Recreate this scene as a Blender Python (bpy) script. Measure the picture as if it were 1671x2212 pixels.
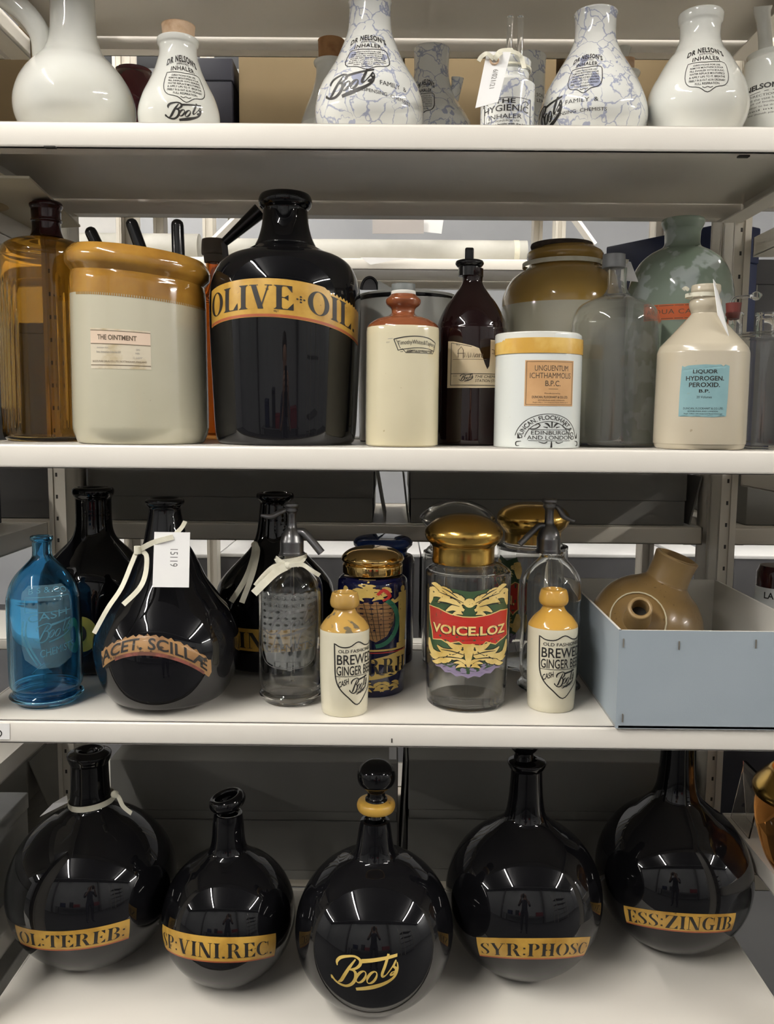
import bpy, bmesh, math, random
from math import sin, cos, pi, radians, atan2, sqrt
from mathutils import Vector, Matrix
from mathutils.geometry import tessellate_polygon
random.seed(7)
SC = bpy.context.scene
for o in list(bpy.data.objects): bpy.data.objects.remove(o)
COL = SC.collection

# ---------------------------------------------------------------- camera
FPX, IW, IH = 1850.0, 1671, 2212
EYE = Vector((0, 0, 1.45))
cd = bpy.data.cameras.new('camera'); cam = bpy.data.objects.new('camera', cd); COL.objects.link(cam)
cd.sensor_fit = 'VERTICAL'; cd.sensor_height = 24.0; cd.lens = FPX / IH * 24.0; cd.clip_start = 0.02; cd.clip_end = 60
pitch = math.atan((IH / 2 - 900) / FPX); yaw = math.atan((845 - IW / 2) / FPX); roll = radians(.52)
CM = Matrix.Rotation(yaw, 3, 'Z') @ Matrix.Rotation(pi / 2 - pitch, 3, 'X') @ Matrix.Rotation(roll, 3, 'Z')
cam.matrix_world = Matrix.Translation(EYE) @ CM.to_4x4()
SC.camera = cam
# ---------------------------------------------------------------- view, world
SC.view_settings.view_transform = 'Standard'; SC.view_settings.look = 'None'
SC.view_settings.exposure = 0.20; SC.view_settings.gamma = 1.0
SC.view_settings.use_curve_mapping = False
SC.cycles.max_bounces = 18; SC.cycles.transmission_bounces = 16; SC.cycles.glossy_bounces = 8; SC.cycles.diffuse_bounces = 5
SC.cycles.sample_clamp_indirect = 6.0
w = bpy.data.worlds.new('world'); SC.world = w; w.use_nodes = True
w.node_tree.nodes['Background'].inputs[0].default_value = (.9, .95, 1, 1); w.node_tree.nodes['Background'].inputs[1].default_value = 0.0
TUBE_W = 270.0       # emission of the ceiling tubes
TUBES = [(-1.77, -.8), (4.15, -.8), (-7.7, -.8), (9.9, -.8)]
FAR_TUBES = [(-1.79, 5.0), (-.95, 2.25), (.95, 2.25), (3.2, 2.25)]  # only the first is in view; the others are added to light the rolls

# ---------------------------------------------------------------- pixel <-> place
def proj(p): q = CM.transposed() @ (Vector(p) - EYE); return IW / 2 - FPX * q.x / q.z, IH / 2 + FPX * q.y / q.z
def ray(px, py): return CM @ Vector(((px - IW / 2) / FPX, -(py - IH / 2) / FPX, -1.0))
def at(px, py, Y): d = ray(px, py); return EYE + d * (Y / d.y)
def onz(px, py, z): d = ray(px, py); return EYE + d * ((z - EYE.z) / d.z)
YF, YB = 1.15, 1.54                      # front and back edge of the shelves
Z1, Z2, Z3, Z4 = at(845, 268, YF).z, at(845, 966, YF).z, at(845, 1565, YF).z, at(845, 1565, YF).z - .468
Z0 = at(845, 82, YB).z
XL, XR = -.597, .605

# ---------------------------------------------------------------- materials
MATS = {}
def nd(t, ty, **k):
    n = t.nodes.new(ty)
    for a, b in k.items(): setattr(n, a, b)
    return n
def mat(name, col, rough=.5, metal=0., ior=1.5, trans=0., coat=0., spec=.5, noise=None, bump=None, sss=0., fleck=None, emit=None):
    """noise=(scale,colour2,lo,hi[,detail]); bump=(scale,strength); fleck=(scale,colour,threshold)"""
    m = bpy.data.materials.new(name); m.use_nodes = True; MATS[name] = m
    t = m.node_tree; p = t.nodes['Principled BSDF']; I = p.inputs
    I['Base Color'].default_value = (*col, 1); I['Roughness'].default_value = rough; I['Metallic'].default_value = metal
    I['IOR'].default_value = ior; I['Transmission Weight'].default_value = trans; I['Coat Weight'].default_value = coat
    I['Coat Roughness'].default_value = .04; I['Specular IOR Level'].default_value = spec
    if emit: I['Emission Color'].default_value = (*emit[0], 1); I['Emission Strength'].default_value = emit[1]
    tc = nd(t, 'ShaderNodeTexCoord')
    src = None
    if noise:
        n = nd(t, 'ShaderNodeTexNoise'); n.inputs['Scale'].default_value = noise[0]; n.inputs['Detail'].default_value = noise[4] if len(noise) > 4 else 4
        t.links.new(tc.outputs['Object'], n.inputs['Vector'])
        r = nd(t, 'ShaderNodeMapRange'); r.inputs[1].default_value = noise[2]; r.inputs[2].default_value = noise[3]
        t.links.new(n.outputs['Fac'], r.inputs[0])
        x = nd(t, 'ShaderNodeMix', data_type='RGBA'); x.inputs[6].default_value = (*col, 1); x.inputs[7].default_value = (*noise[1], 1)
        t.links.new(r.outputs[0], x.inputs[0]); src = x.outputs[2]
    if fleck:
        n = nd(t, 'ShaderNodeTexNoise'); n.inputs['Scale'].default_value = fleck[0]; n.inputs['Detail'].default_value = 3
        t.links.new(tc.outputs['Object'], n.inputs['Vector'])
        r = nd(t, 'ShaderNodeMapRange'); r.inputs[1].default_value = fleck[2]; r.inputs[2].default_value = fleck[2] + .04
        t.links.new(n.outputs['Fac'], r.inputs[0])
        x = nd(t, 'ShaderNodeMix', data_type='RGBA'); x.inputs[7].default_value = (*fleck[1], 1)
        if src: t.links.new(src, x.inputs[6])
        else: x.inputs[6].default_value = (*col, 1)
        t.links.new(r.outputs[0], x.inputs[0]); src = x.outputs[2]
    if src: t.links.new(src, I['Base Color'])
    if bump:
        n = nd(t, 'ShaderNodeTexNoise'); n.inputs['Scale'].default_value = bump[0]; n.inputs['Detail'].default_value = 3
        t.links.new(tc.outputs['Object'], n.inputs['Vector'])
        b = nd(t, 'ShaderNodeBump'); b.inputs['Strength'].default_value = bump[1]; b.inputs['Distance'].default_value = .002
        t.links.new(n.outputs['Fac'], b.inputs['Height']); t.links.new(b.outputs[0], I['Normal'])
    return m
M = MATS
mat('shelf_paint', (.77, .74, .68), .38, noise=(3, (.73, .70, .64), .35, .7), bump=(600, .03))
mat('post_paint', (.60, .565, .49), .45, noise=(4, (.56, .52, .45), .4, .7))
def slotted(name, xc):
    m = mat(name, (.60, .565, .49), .45); t = m.node_tree; p = t.nodes['Principled BSDF']; tc = nd(t, 'ShaderNodeTexCoord'); sp = nd(t, 'ShaderNodeSeparateXYZ')
    t.links.new(tc.outputs['Object'], sp.inputs[0])
    def mth(op, a, b=None):
        n = nd(t, 'ShaderNodeMath', operation=op)
        for i, q in enumerate((a, b)):
            if q is None: continue
            if isinstance(q, (int, float)): n.inputs[i].default_value = q
            else: t.links.new(q, n.inputs[i])
        return n.outputs[0]
    hz = mth('LESS_THAN', mth('ABSOLUTE', mth('SUBTRACT', mth('FRACT', mth('DIVIDE', sp.outputs[2], .04)), .5)), .09)
    hx = mth('LESS_THAN', mth('ABSOLUTE', mth('SUBTRACT', sp.outputs[0], xc)), .0019)
    x = nd(t, 'ShaderNodeMix', data_type='RGBA'); x.inputs[6].default_value = (.60, .565, .49, 1); x.inputs[7].default_value = (.02, .018, .015, 1)
    t.links.new(mth('MULTIPLY', hz, hx), x.inputs[0]); t.links.new(x.outputs[2], p.inputs['Base Color'])
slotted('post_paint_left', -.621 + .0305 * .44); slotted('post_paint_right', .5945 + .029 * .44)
mat('hole_dark', (.02, .018, .015), .8)
mat('black_glass', (.003, .003, .0035), .02, ior=1.47, noise=(2.2, (.007, .007, .009), .4, .7))
mat('olive_glass', (.42, .36, .10), .02, ior=1.5, trans=1.0)
mat('brown_glass', (.010, .0035, .0035), .03, ior=1.52, noise=(3, (.014, .005, .005), .4, .7))
mat('amber_dark', (.62, .27, .07), .03, ior=1.5, trans=1.0)
mat('amber_glass', (.77, .53, .16), .02, ior=1.5, trans=1.0)
mat('amber_neck', (.035, .006, .008), .04, ior=1.5)
mat('clear_glass', (.975, .98, .97), .01, ior=1.48, trans=1.0)
mat('cloudy_glass', (.975, .98, .955), .012, ior=1.45, trans=.96, noise=(14, (.92, .93, .90), .45, .75))
mat('blue_glass', (.24, .64, .93), .01, ior=1.46, trans=1.0)
mat('green_glass', (.36, .46, .36), .08, ior=1.45, trans=.42, noise=(9, (.46, .55, .47), .35, .7), fleck=(24, (.66, .74, .72), .54))
mat('navy_glass', (.003, .004, .03), .03, ior=1.52, coat=.3, noise=(3, (.004, .006, .045), .4, .7))
mat('blue_lid_glass', (.004, .03, .16), .04, ior=1.5, coat=.4, noise=(3, (.004, .02, .11), .4, .7))
mat('white_glaze', (.68, .69, .65), .07, coat=.6, noise=(7, (.64, .64, .57), .45, .75))
mat('pale_glaze', (.68, .715, .70), .08, coat=.6, noise=(6, (.63, .67, .65), .45, .8), fleck=(160, (.45, .42, .36), .74))
mat('cream_glaze', (.64, .585, .41), .11, coat=.5, noise=(6, (.57, .515, .345), .4, .75), fleck=(120, (.42, .36, .22), .74))
mat('grey_cream_glaze', (.50, .475, .365), .13, coat=.5, noise=(5, (.44, .42, .31), .4, .75), fleck=(110, (.30, .27, .18), .74))
mat('ginger_glaze', (.66, .625, .49), .12, coat=.5, noise=(9, (.58, .54, .40), .4, .75), fleck=(35, (.34, .30, .22), .70))
mat('sand_glaze', (.50, .45, .35), .18, coat=.4, noise=(6, (.445, .395, .295), .4, .75), fleck=(100, (.36, .31, .22), .74))
mat('tan_glaze', (.39, .205, .034), .10, coat=.6, noise=(16, (.22, .10, .015), .38, .72, 6))
mat('ochre_glaze', (.50, .305, .075), .10, coat=.6, noise=(14, (.36, .215, .06), .42, .72), fleck=(55, (.16, .13, .08), .62))
mat('ochre_clean', (.57, .325, .062), .10, coat=.6, noise=(10, (.45, .24, .043), .45, .75))
mat('mustard_glaze', (.40, .25, .06), .10, coat=.6, noise=(6, (.33, .19, .04), .4, .75))
mat('rust_glaze', (.20, .062, .024), .08, coat=.6, noise=(8, (.16, .045, .017), .4, .75))
mat('salt_glaze', (.27, .17, .065), .28, coat=.25, noise=(12, (.18, .11, .037), .35, .7, 6), bump=(180, .12), fleck=(150, (.15, .09, .03), .66))
mat('salt_neck', (.32, .215, .095), .32, noise=(9, (.25, .16, .065), .35, .7), bump=(120, .1))
mat('cork', (.60, .43, .29), .85, noise=(60, (.45, .29, .17), .45, .7), bump=(90, .5))
mat('cork_brown', (.36, .19, .08), .85, noise=(60, (.25, .12, .05), .45, .7), bump=(90, .5))
mat('cork_dark', (.045, .033, .027), .9, noise=(50, (.09, .065, .05), .45, .7), bump=(70, .6))
mat('red_rubber', (.22, .045, .035), .6, noise=(30, (.17, .035, .03), .4, .7))
mat('black_plastic', (.006, .006, .007), .16, noise=(9, (.010, .010, .011), .4, .7))
mat('grey_cap', (.14, .145, .15), .45, noise=(40, (.10, .105, .11), .4, .7))
mat('zinc_cap', (.17, .185, .18), .5, noise=(40, (.13, .14, .135), .4, .7))
mat('bakelite_cap', (.15, .12, .09), .5, noise=(40, (.11, .09, .065), .4, .7))
mat('pewter', (.27, .27, .275), .30, metal=.9, noise=(30, (.16, .16, .165), .35, .7), bump=(80, .12))
mat('gold_leaf', (.78, .50, .13), .20, metal=1.0, noise=(7, (.64, .40, .10), .4, .7), bump=(60, .05))
mat('gold_bright', (.86, .58, .22), .08, metal=1.0, noise=(7, (.78, .50, .17), .4, .7))
mat('gold_label', (.57, .34, .062), .33, noise=(28, (.36, .19, .028), .42, .72, 6), fleck=(75, (.16, .09, .02), .70))
mat('gold_label_worn', (.34, .19, .075), .35, noise=(28, (.20, .10, .045), .4, .68, 6), fleck=(60, (.04, .025, .015), .62))
mat('gold_paint', (.64, .46, .13), .3, noise=(30, (.50, .34, .08), .45, .7))
mat('gold_pale', (.80, .61, .24), .3, noise=(40, (.62, .42, .11), .45, .7))
mat('ink', (.012, .011, .010), .5, noise=(50, (.02, .018, .016), .4, .7))
mat('ink_soft', (.10, .10, .10), .5, noise=(60, (.17, .17, .16), .4, .7))
mat('ink_grey', (.24, .23, .22), .6, noise=(60, (.33, .32, .30), .4, .7))
mat('ink_brown', (.09, .06, .035), .6, noise=(60, (.14, .10, .06), .4, .7))
mat('red_paint', (.50, .035, .025), .3, noise=(14, (.36, .05, .04), .5, .75))
mat('pink_line', (.25, .075, .055), .5, noise=(60, (.12, .045, .03), .45, .6))
mat('red_line', (.42, .11, .04), .45, noise=(30, (.34, .08, .03), .4, .7))
mat('green_paint', (.035, .075, .035), .35, noise=(20, (.06, .11, .05), .4, .7))
mat('lilac_paint', (.27, .22, .33), .45, noise=(20, (.30, .24, .38), .4, .7))
mat('green_ring', (.02, .13, .075), .35, noise=(20, (.03, .17, .10), .4, .7))
mat('orange_paper', (.60, .355, .165), .75, noise=(18, (.50, .28, .12), .4, .7), fleck=(60, (.42, .22, .08), .70))
mat('pink_paper', (.70, .55, .43), .8, noise=(25, (.63, .50, .38), .4, .7))
mat('stained_paper', (.60, .54, .42), .8, noise=(35, (.44, .36, .22), .45, .62, 6))
mat('buff_paper', (.68, .57, .39), .8, noise=(14, (.62, .50, .32), .4, .7), fleck=(50, (.45, .33, .18), .72))
mat('blue_paper', (.225, .385, .41), .75, noise=(20, (.185, .335, .36), .4, .7), fleck=(34, (.24, .30, .20), .66))
mat('red_orange_paper', (.62, .13, .04), .7, noise=(20, (.55, .10, .03), .4, .7))
mat('white_paper', (.78, .78, .78), .85, noise=(40, (.80, .80, .79), .4, .7))
mat('yellow_paper', (.56, .50, .09), .6, noise=(20, (.40, .36, .06), .45, .7))
mat('ribbon', (.74, .72, .60), .9, noise=(60, (.66, .63, .50), .4, .7), bump=(700, .2))
mat('tape', (.58, .33, .05), .22, coat=.5, noise=(22, (.74, .50, .14), .45, .66, 6), fleck=(36, (.20, .11, .02), .67))
mat('slate_board', (.075, .075, .08), .85, noise=(5, (.062, .062, .066), .4, .7))
mat('grey_board', (.20, .197, .185), .85, noise=(5, (.175, .172, .162), .4, .7), bump=(500, .05))
mat('blue_board', (.30, .35, .39), .8, noise=(4, (.27, .32, .36), .4, .7), bump=(500, .04))
mat('white_board', (.66, .65, .61), .85, noise=(4, (.62, .61, .57), .4, .7))
mat('tan_board', (.25, .185, .10), .85, noise=(4, (.22, .16, .085), .4, .7))
mat('navy_board', (.006, .017, .075), .6, noise=(5, (.004, .012, .055), .4, .7))
mat('dark_board', (.012, .014, .025), .6, noise=(5, (.018, .018, .03), .4, .7))
mat('cream_board', (.50, .46, .36), .85, noise=(5, (.45, .41, .31), .4, .7))
mat('staple', (.42, .40, .35), .4, metal=.8, noise=(60, (.3, .28, .24), .4, .7))
mat('enamel', (.60, .61, .57), .2, coat=.4, noise=(5, (.55, .56, .52), .4, .7))
mat('enamel_black', (.01, .01, .011), .2, noise=(5, (.014, .014, .015), .4, .7))
mat('film', (.55, .56, .56), .3, ior=1.4, trans=.35, noise=(9, (.40, .41, .41), .4, .65, 6), bump=(30, .5))
mat('grey_card', (.40, .375, .36), .85, noise=(6, (.37, .345, .33), .4, .7))
mat('paper_roll', (.58, .575, .53), .6, noise=(8, (.46, .455, .41), .4, .7))
mat('brass', (.42, .29, .10), .35, metal=.8, noise=(14, (.22, .14, .05), .4, .7), bump=(40, .5))
mat('red_glass', (.075, .004, .010), .05, ior=1.5, noise=(4, (.055, .003, .008), .4, .7))
mat('etched', (.06, .22, .32), .6, noise=(60, (.12, .32, .42), .4, .7)); mat('etched_grey', (.10, .10, .10), .6, noise=(60, (.20, .20, .20), .4, .7))
mat('frost_blue', (.34, .58, .68), .7, noise=(40, (.22, .46, .58), .4, .7)); mat('frost_grey', (.50, .52, .51), .7, noise=(40, (.38, .40, .39), .4, .7))
for q_, al in (('etched', .75), ('etched_grey', .8), ('frost_blue', .20), ('frost_grey', .30)): MATS[q_].node_tree.nodes['Principled BSDF'].inputs['Alpha'].default_value = al
mat('floor_paint', (.07, .07, .072), .55, noise=(3, (.055, .055, .057), .4, .7))
mat('wall_paint', (.36, .37, .385), .7, noise=(2, (.32, .33, .345), .4, .7))
mat('ceiling_paint', (.20, .20, .21), .8, noise=(2, (.17, .17, .18), .4, .7))
mat('steel_grey', (.12, .12, .125), .5, noise=(6, (.09, .09, .095), .4, .7))
mat('tube_light', (1, 1, 1), .5, emit=((1.0, .95, .875), TUBE_W)); mat('tube_light_far', (1, 1, 1), .5, emit=((1.0, .95, .875), TUBE_W * .62))
mat('lamp_body', (.75, .75, .75), .5, noise=(6, (.7, .7, .7), .4, .7))
mat('cloth_navy', (.012, .015, .035), .9, noise=(30, (.02, .022, .045), .4, .7))
mat('skin', (.50, .30, .22), .55, noise=(30, (.46, .26, .19), .4, .7))
mat('hair', (.02, .014, .01), .6, noise=(50, (.03, .02, .015), .4, .7))
mat('red_board', (.30, .02, .025), .6, noise=(5, (.24, .016, .02), .4, .7))
def marble():
    m = mat('marbled_glaze', (.82, .83, .80), .07, coat=.6); t = m.node_tree; p = t.nodes['Principled BSDF']
    tc = nd(t, 'ShaderNodeTexCoord'); n = nd(t, 'ShaderNodeTexNoise'); n.inputs['Scale'].default_value = 26; n.inputs['Detail'].default_value = 4
    t.links.new(tc.outputs['Object'], n.inputs['Vector'])
    ad = nd(t, 'ShaderNodeMix', data_type='RGBA', blend_type='ADD'); ad.inputs[0].default_value = .05
    t.links.new(tc.outputs['Object'], ad.inputs[6]); t.links.new(n.outputs['Color'], ad.inputs[7])
    v = nd(t, 'ShaderNodeTexVoronoi', feature='DISTANCE_TO_EDGE'); v.inputs['Scale'].default_value = 42
    t.links.new(ad.outputs[2], v.inputs['Vector'])
    n2 = nd(t, 'ShaderNodeTexNoise'); n2.inputs['Scale'].default_value = 34; t.links.new(tc.outputs['Object'], n2.inputs['Vector'])
    th = nd(t, 'ShaderNodeMapRange'); th.inputs[1].default_value = .36; th.inputs[2].default_value = .68; th.inputs[3].default_value = .0; th.inputs[4].default_value = .085
    t.links.new(n2.outputs['Fac'], th.inputs[0])
    sb = nd(t, 'ShaderNodeMath', operation='DIVIDE'); t.links.new(v.outputs['Distance'], sb.inputs[0]); t.links.new(th.outputs[0], sb.inputs[1])
    r = nd(t, 'ShaderNodeMapRange'); r.inputs[1].default_value = .25; r.inputs[2].default_value = 1.; r.inputs[3].default_value = .8; r.inputs[4].default_value = 0.
    t.links.new(sb.outputs[0], r.inputs[0])
    x = nd(t, 'ShaderNodeMix', data_type='RGBA'); x.inputs[6].default_value = (.70, .71, .68, 1); x.inputs[7].default_value = (.25, .28, .43, 1)
    t.links.new(r.outputs[0], x.inputs[0]); t.links.new(x.outputs[2], p.inputs['Base Color'])
marble()

# ---------------------------------------------------------------- mesh helpers
class G:
    """vertices, faces and a material slot per face"""
    def __init__(s): s.v = []; s.f = []; s.m = []
    def add(s, vs, fs, mi=0):
        b = len(s.v); s.v += [tuple(x) for x in vs]; s.f += [tuple(i + b for i in f) for f in fs]; s.m += [mi] * len(fs); return s
    def box(s, x0, y0, z0, x1, y1, z1, mi=0):
        return s.add([(x0, y0, z0), (x1, y0, z0), (x1, y1, z0), (x0, y1, z0), (x0, y0, z1), (x1, y0, z1), (x1, y1, z1), (x0, y1, z1)],
                     [(0, 3, 2, 1), (4, 5, 6, 7), (0, 1, 5, 4), (1, 2, 6, 5), (2, 3, 7, 6), (3, 0, 4, 7)], mi)
    def lathe(s, prof, seg=72, mi=0, mfun=None):
        b = len(s.v); n = len(prof); rings = []
        for (r, z) in prof:
            if r < 1e-6: rings.append([len(s.v)]); s.v.append((0, 0, z))
            else:
                rings.append(list(range(len(s.v), len(s.v) + seg)))
                for k in range(seg): a = 2 * pi * k / seg; s.v.append((r * sin(a), -r * cos(a), z))
        for i in range(n - 1):
            A, B = rings[i], rings[i + 1]; mm = mfun((prof[i][1] + prof[i + 1][1]) / 2, i) if mfun else mi
            for k in range(seg):
                k2 = (k + 1) % seg
                if len(A) == 1 and len(B) == 1: continue
                if len(A) == 1: f = (A[0], B[k2], B[k])
                elif len(B) == 1: f = (A[k], A[k2], B[0])
                else: f = (A[k], A[k2], B[k2], B[k])
                s.f.append(f); s.m.append(mm)
        return s
    def tube(s, pts, rad, seg=16, mi=0, caps=True):
        pts = [Vector(p) for p in pts]; n = len(pts)
        if not hasattr(rad, '__len__'): rad = [rad] * n
        up = None; rings = []
        for i in range(n):
            t = (pts[min(i + 1, n - 1)] - pts[max(i - 1, 0)]).normalized()
            if up is None: up = Vector((0, 0, 1)) if abs(t.z) < .8 else Vector((0, 1, 0))
            a = t.cross(up).normalized(); up = a.cross(t).normalized()
            rings.append(list(range(len(s.v), len(s.v) + seg)))
            for k in range(seg): q = 2 * pi * k / seg; s.v.append(tuple(pts[i] + (a * cos(q) + up * sin(q)) * rad[i]))
        for i in range(n - 1):
            for k in range(seg):
                k2 = (k + 1) % seg; s.f.append((rings[i][k], rings[i + 1][k], rings[i + 1][k2], rings[i][k2])); s.m.append(mi)
        if caps:
            s.f.append(tuple(rings[0])); s.m.append(mi); s.f.append(tuple(reversed(rings[-1]))); s.m.append(mi)
        return s
    def strip(s, pts, width, th=.0006, nrm=Vector((0, -1, 0)), mi=0):
        """a flat ribbon with thickness; width may be a list"""
        pts = [Vector(p) for p in pts]; n = len(pts); b = len(s.v)
        if not hasattr(width, '__len__'): width = [width] * n
        for i in range(n):
            t = (pts[min(i + 1, n - 1)] - pts[max(i - 1, 0)]).normalized()
            side = t.cross(nrm)
            if side.length < .2: side = t.cross(Vector((0, 0, 1)))
            side.normalize(); N = side.cross(t).normalized()
            for q, e in ((-1, -1), (1, -1), (1, 1), (-1, 1)): s.v.append(tuple(pts[i] + side * width[i] / 2 * q + N * th / 2 * e))
        for i in range(n - 1):
            for k in range(4):
                k2 = (k + 1) % 4; s.f.append((b + 4 * i + k, b + 4 * i + k2, b + 4 * i + 4 + k2, b + 4 * i + 4 + k)); s.m.append(mi)
        s.f.append((b + 3, b + 2, b + 1, b)); s.m.append(mi); e = b + 4 * (n - 1); s.f.append((e, e + 1, e + 2, e + 3)); s.m.append(mi)
        return s
    def slab(s, quad, th, mi=0):
        """four corners, thickened backwards along the quad's normal"""
        q = [Vector(p) for p in quad]; n = (q[1] - q[0]).cross(q[3] - q[0]).normalized() * th
        return s.add(q + [p - n for p in q], [(0, 1, 2, 3), (7, 6, 5, 4), (0, 4, 5, 1), (1, 5, 6, 2), (2, 6, 7, 3), (3, 7, 4, 0)], mi)
    def xf(s, mtx): s.v = [tuple(mtx @ Vector(p)) for p in s.v]; return s
    def mv(s, d): d = Vector(d); s.v = [tuple(Vector(p) + d) for p in s.v]; return s

def mesh_ob(name, g, mats, parent=None, smooth=True, angle=38, bevel=0, recalc=True):
    me = bpy.data.meshes.new(name); me.from_pydata(g.v, [], g.f)
    if not isinstance(mats, (list, tuple)): mats = [mats]
    for m in mats: me.materials.append(M[m])
    me.polygons.foreach_set('material_index', g.m); 
    if recalc or bevel:
        bm = bmesh.new(); bm.from_mesh(me); bmesh.ops.remove_doubles(bm, verts=bm.verts, dist=1e-6)
        if bevel:
            es = [e for e in bm.edges if len(e.link_faces) == 2 and e.calc_face_angle(0) > .6]
            bmesh.ops.bevel(bm, geom=es, offset=bevel, segments=3, affect='EDGES', profile=.5)
        bmesh.ops.recalc_face_normals(bm, faces=bm.faces); bm.to_mesh(me); bm.free()
    if smooth:
        me.polygons.foreach_set('use_smooth', [True] * len(me.polygons)); me.set_sharp_from_angle(angle=radians(angle))
    me.update()
    o = bpy.data.objects.new(name, me); COL.objects.link(o)
    if parent: o.parent = parent
    return o
def tagit(o, label, cat, group=None, kind=None):
    if label: o['label'] = label
    if cat: o['category'] = cat
    if group: o['group'] = group
    if kind: o['kind'] = kind
    return o
def thing(name, label, cat, loc, group=None, rotz=0):
    o = bpy.data.objects.new(name, None); o.empty_display_size = .02; COL.objects.link(o); o.location = loc; o.rotation_euler.z = rotz
    return tagit(o, label, cat, group)
def struct(name, g, m, **k):
    o = mesh_ob(name, g, m, **k); o['kind'] = 'structure'; return o
def cr(pts, n=6):
    """Catmull-Rom through points of any dimension"""
    if len(pts) < 3: return [tuple(p) for p in pts]
    P = [pts[0]] + list(pts) + [pts[-1]]; out = []
    for i in range(1, len(P) - 2):
        for k in range(n):
            t = k / n; a, b, c, d = P[i - 1], P[i], P[i + 1], P[i + 2]
            out.append(tuple(.5 * (2 * b[j] + (c[j] - a[j]) * t + (2 * a[j] - 5 * b[j] + 4 * c[j] - d[j]) * t * t + (3 * b[j] - a[j] - 3 * c[j] + d[j]) * t ** 3) for j in range(len(b))))
    out.append(tuple(P[-2])); return out
def smooth_prof(pr, n=6):
    """pr: (r, z[, 1 = corner])"""
    out = []; run = []
    for p in pr:
        run.append((p[0], p[1]))
        if len(p) > 2:
            out += cr(run, n) if len(run) > 2 else run; run = [(p[0], p[1])]
    if len(run) > 1: out += cr(run, n) if len(run) > 2 else run
    res = []
    for p in out:
        if not res or abs(p[0] - res[-1][0]) + abs(p[1] - res[-1][1]) > 1e-6: res.append((max(p[0], 0), p[1]))
    return res

# ---------------------------------------------------------------- turned vessels
class Surf:
    def __init__(s, X, Y, zs, prof, deform=None):
        s.X, s.Y, s.zs, s.deform = X, Y, zs, deform
        pr = sorted(set((round(z, 5), r) for r, z in prof)); s.z = [p[0] for p in pr]; s.r = [p[1] for p in pr]
        s.s = [0.]
        for i in range(1, len(pr)): s.s.append(s.s[-1] + math.hypot(s.z[i] - s.z[i - 1], s.r[i] - s.r[i - 1]))
    def _ip(s, xs, ys, x):
        if x <= xs[0]: return ys[0]
        if x >= xs[-1]: return ys[-1]
        lo, hi = 0, len(xs) - 1
        while hi - lo > 1:
            m = (lo + hi) // 2
            if xs[m] <= x: lo = m
            else: hi = m
        d = xs[hi] - xs[lo]; return ys[lo] + (ys[hi] - ys[lo]) * ((x - xs[lo]) / d if d > 1e-9 else 0)
    def r_at(s, z): return s._ip(s.z, s.r, z)
    def hit(s, px, py):
        """azimuth and arc length where the sight line through a pixel meets the vessel (or passes it closest)"""
        d = ray(px, py); best = None; prev = None; t = (s.Y - .25) / d.y; t1 = (s.Y + .06) / d.y; n = 500
        for k in range(n + 1):
            tt = t + (t1 - t) * k / n; p = EYE + d * tt; z = p.z - s.zs; q = math.hypot(p.x - s.X, p.y - s.Y) - s.r_at(z)
            if z < s.z[0] - .002 or z > s.z[-1] + .002: q += .05
            if best is None or q < best[0]: best = (q, p)
            if q <= 0: break
        p = best[1]; return atan2(p.x - s.X, -(p.y - s.Y)), s._ip(s.z, s.s, p.z - s.zs)
    def point(s, a, S, off=0.):
        z = s._ip(s.s, s.z, S); r = s._ip(s.s, s.r, S)
        z2, r2 = s._ip(s.s, s.z, S + .001), s._ip(s.s, s.r, S + .001); z1, r1 = s._ip(s.s, s.z, S - .001), s._ip(s.s, s.r, S - .001)
        n = Vector((z2 - z1, -(r2 - r1))); n = n.normalized() if n.length > 1e-9 else Vector((1, 0))
        R = r + n.x * off; z += n.y * off
        p = Vector((R * sin(a), -R * cos(a), z)); return s.deform(p) if s.deform else p
class Decal:
    """maps photo pixels inside box (x0,y0,x1,y1) onto azimuth / arc length of a vessel"""
    def __init__(s, surf, box, warp=None):
        x0, y0, x1, y1 = box; xm, ym = (x0 + x1) / 2, (y0 + y1) / 2; s.b = box; s.surf = surf; s.warp = warp
        s.a0, s.a1 = surf.hit(x0, ym)[0], surf.hit(x1, ym)[0]; s.s0, s.s1 = surf.hit(xm, y0)[1], surf.hit(xm, y1)[1]
    def __call__(s, x, y, off):
        x0, y0, x1, y1 = s.b; u = (x - x0) / (x1 - x0)
        if s.warp: y = y + s.warp(2 * u - 1)
        v = (y - y0) / (y1 - y0); return s.surf.point(s.a0 + (s.a1 - s.a0) * u, s.s0 + (s.s1 - s.s0) * v, off)
class Flat:
    """maps photo pixels inside box onto a flat quad (tl,tr,br,bl)"""
    def __init__(s, box, quad):
        s.b = box; s.q = [Vector(p) for p in quad]; s.n = (s.q[3] - s.q[0]).cross(s.q[1] - s.q[0]).normalized()
    def __call__(s, x, y, off):
        x0, y0, x1, y1 = s.b; u, v = (x - x0) / (x1 - x0), (y - y0) / (y1 - y0); q = s.q
        return (q[0] * (1 - u) + q[1] * u) * (1 - v) + (q[3] * (1 - u) + q[2] * u) * v + s.n * off
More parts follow.
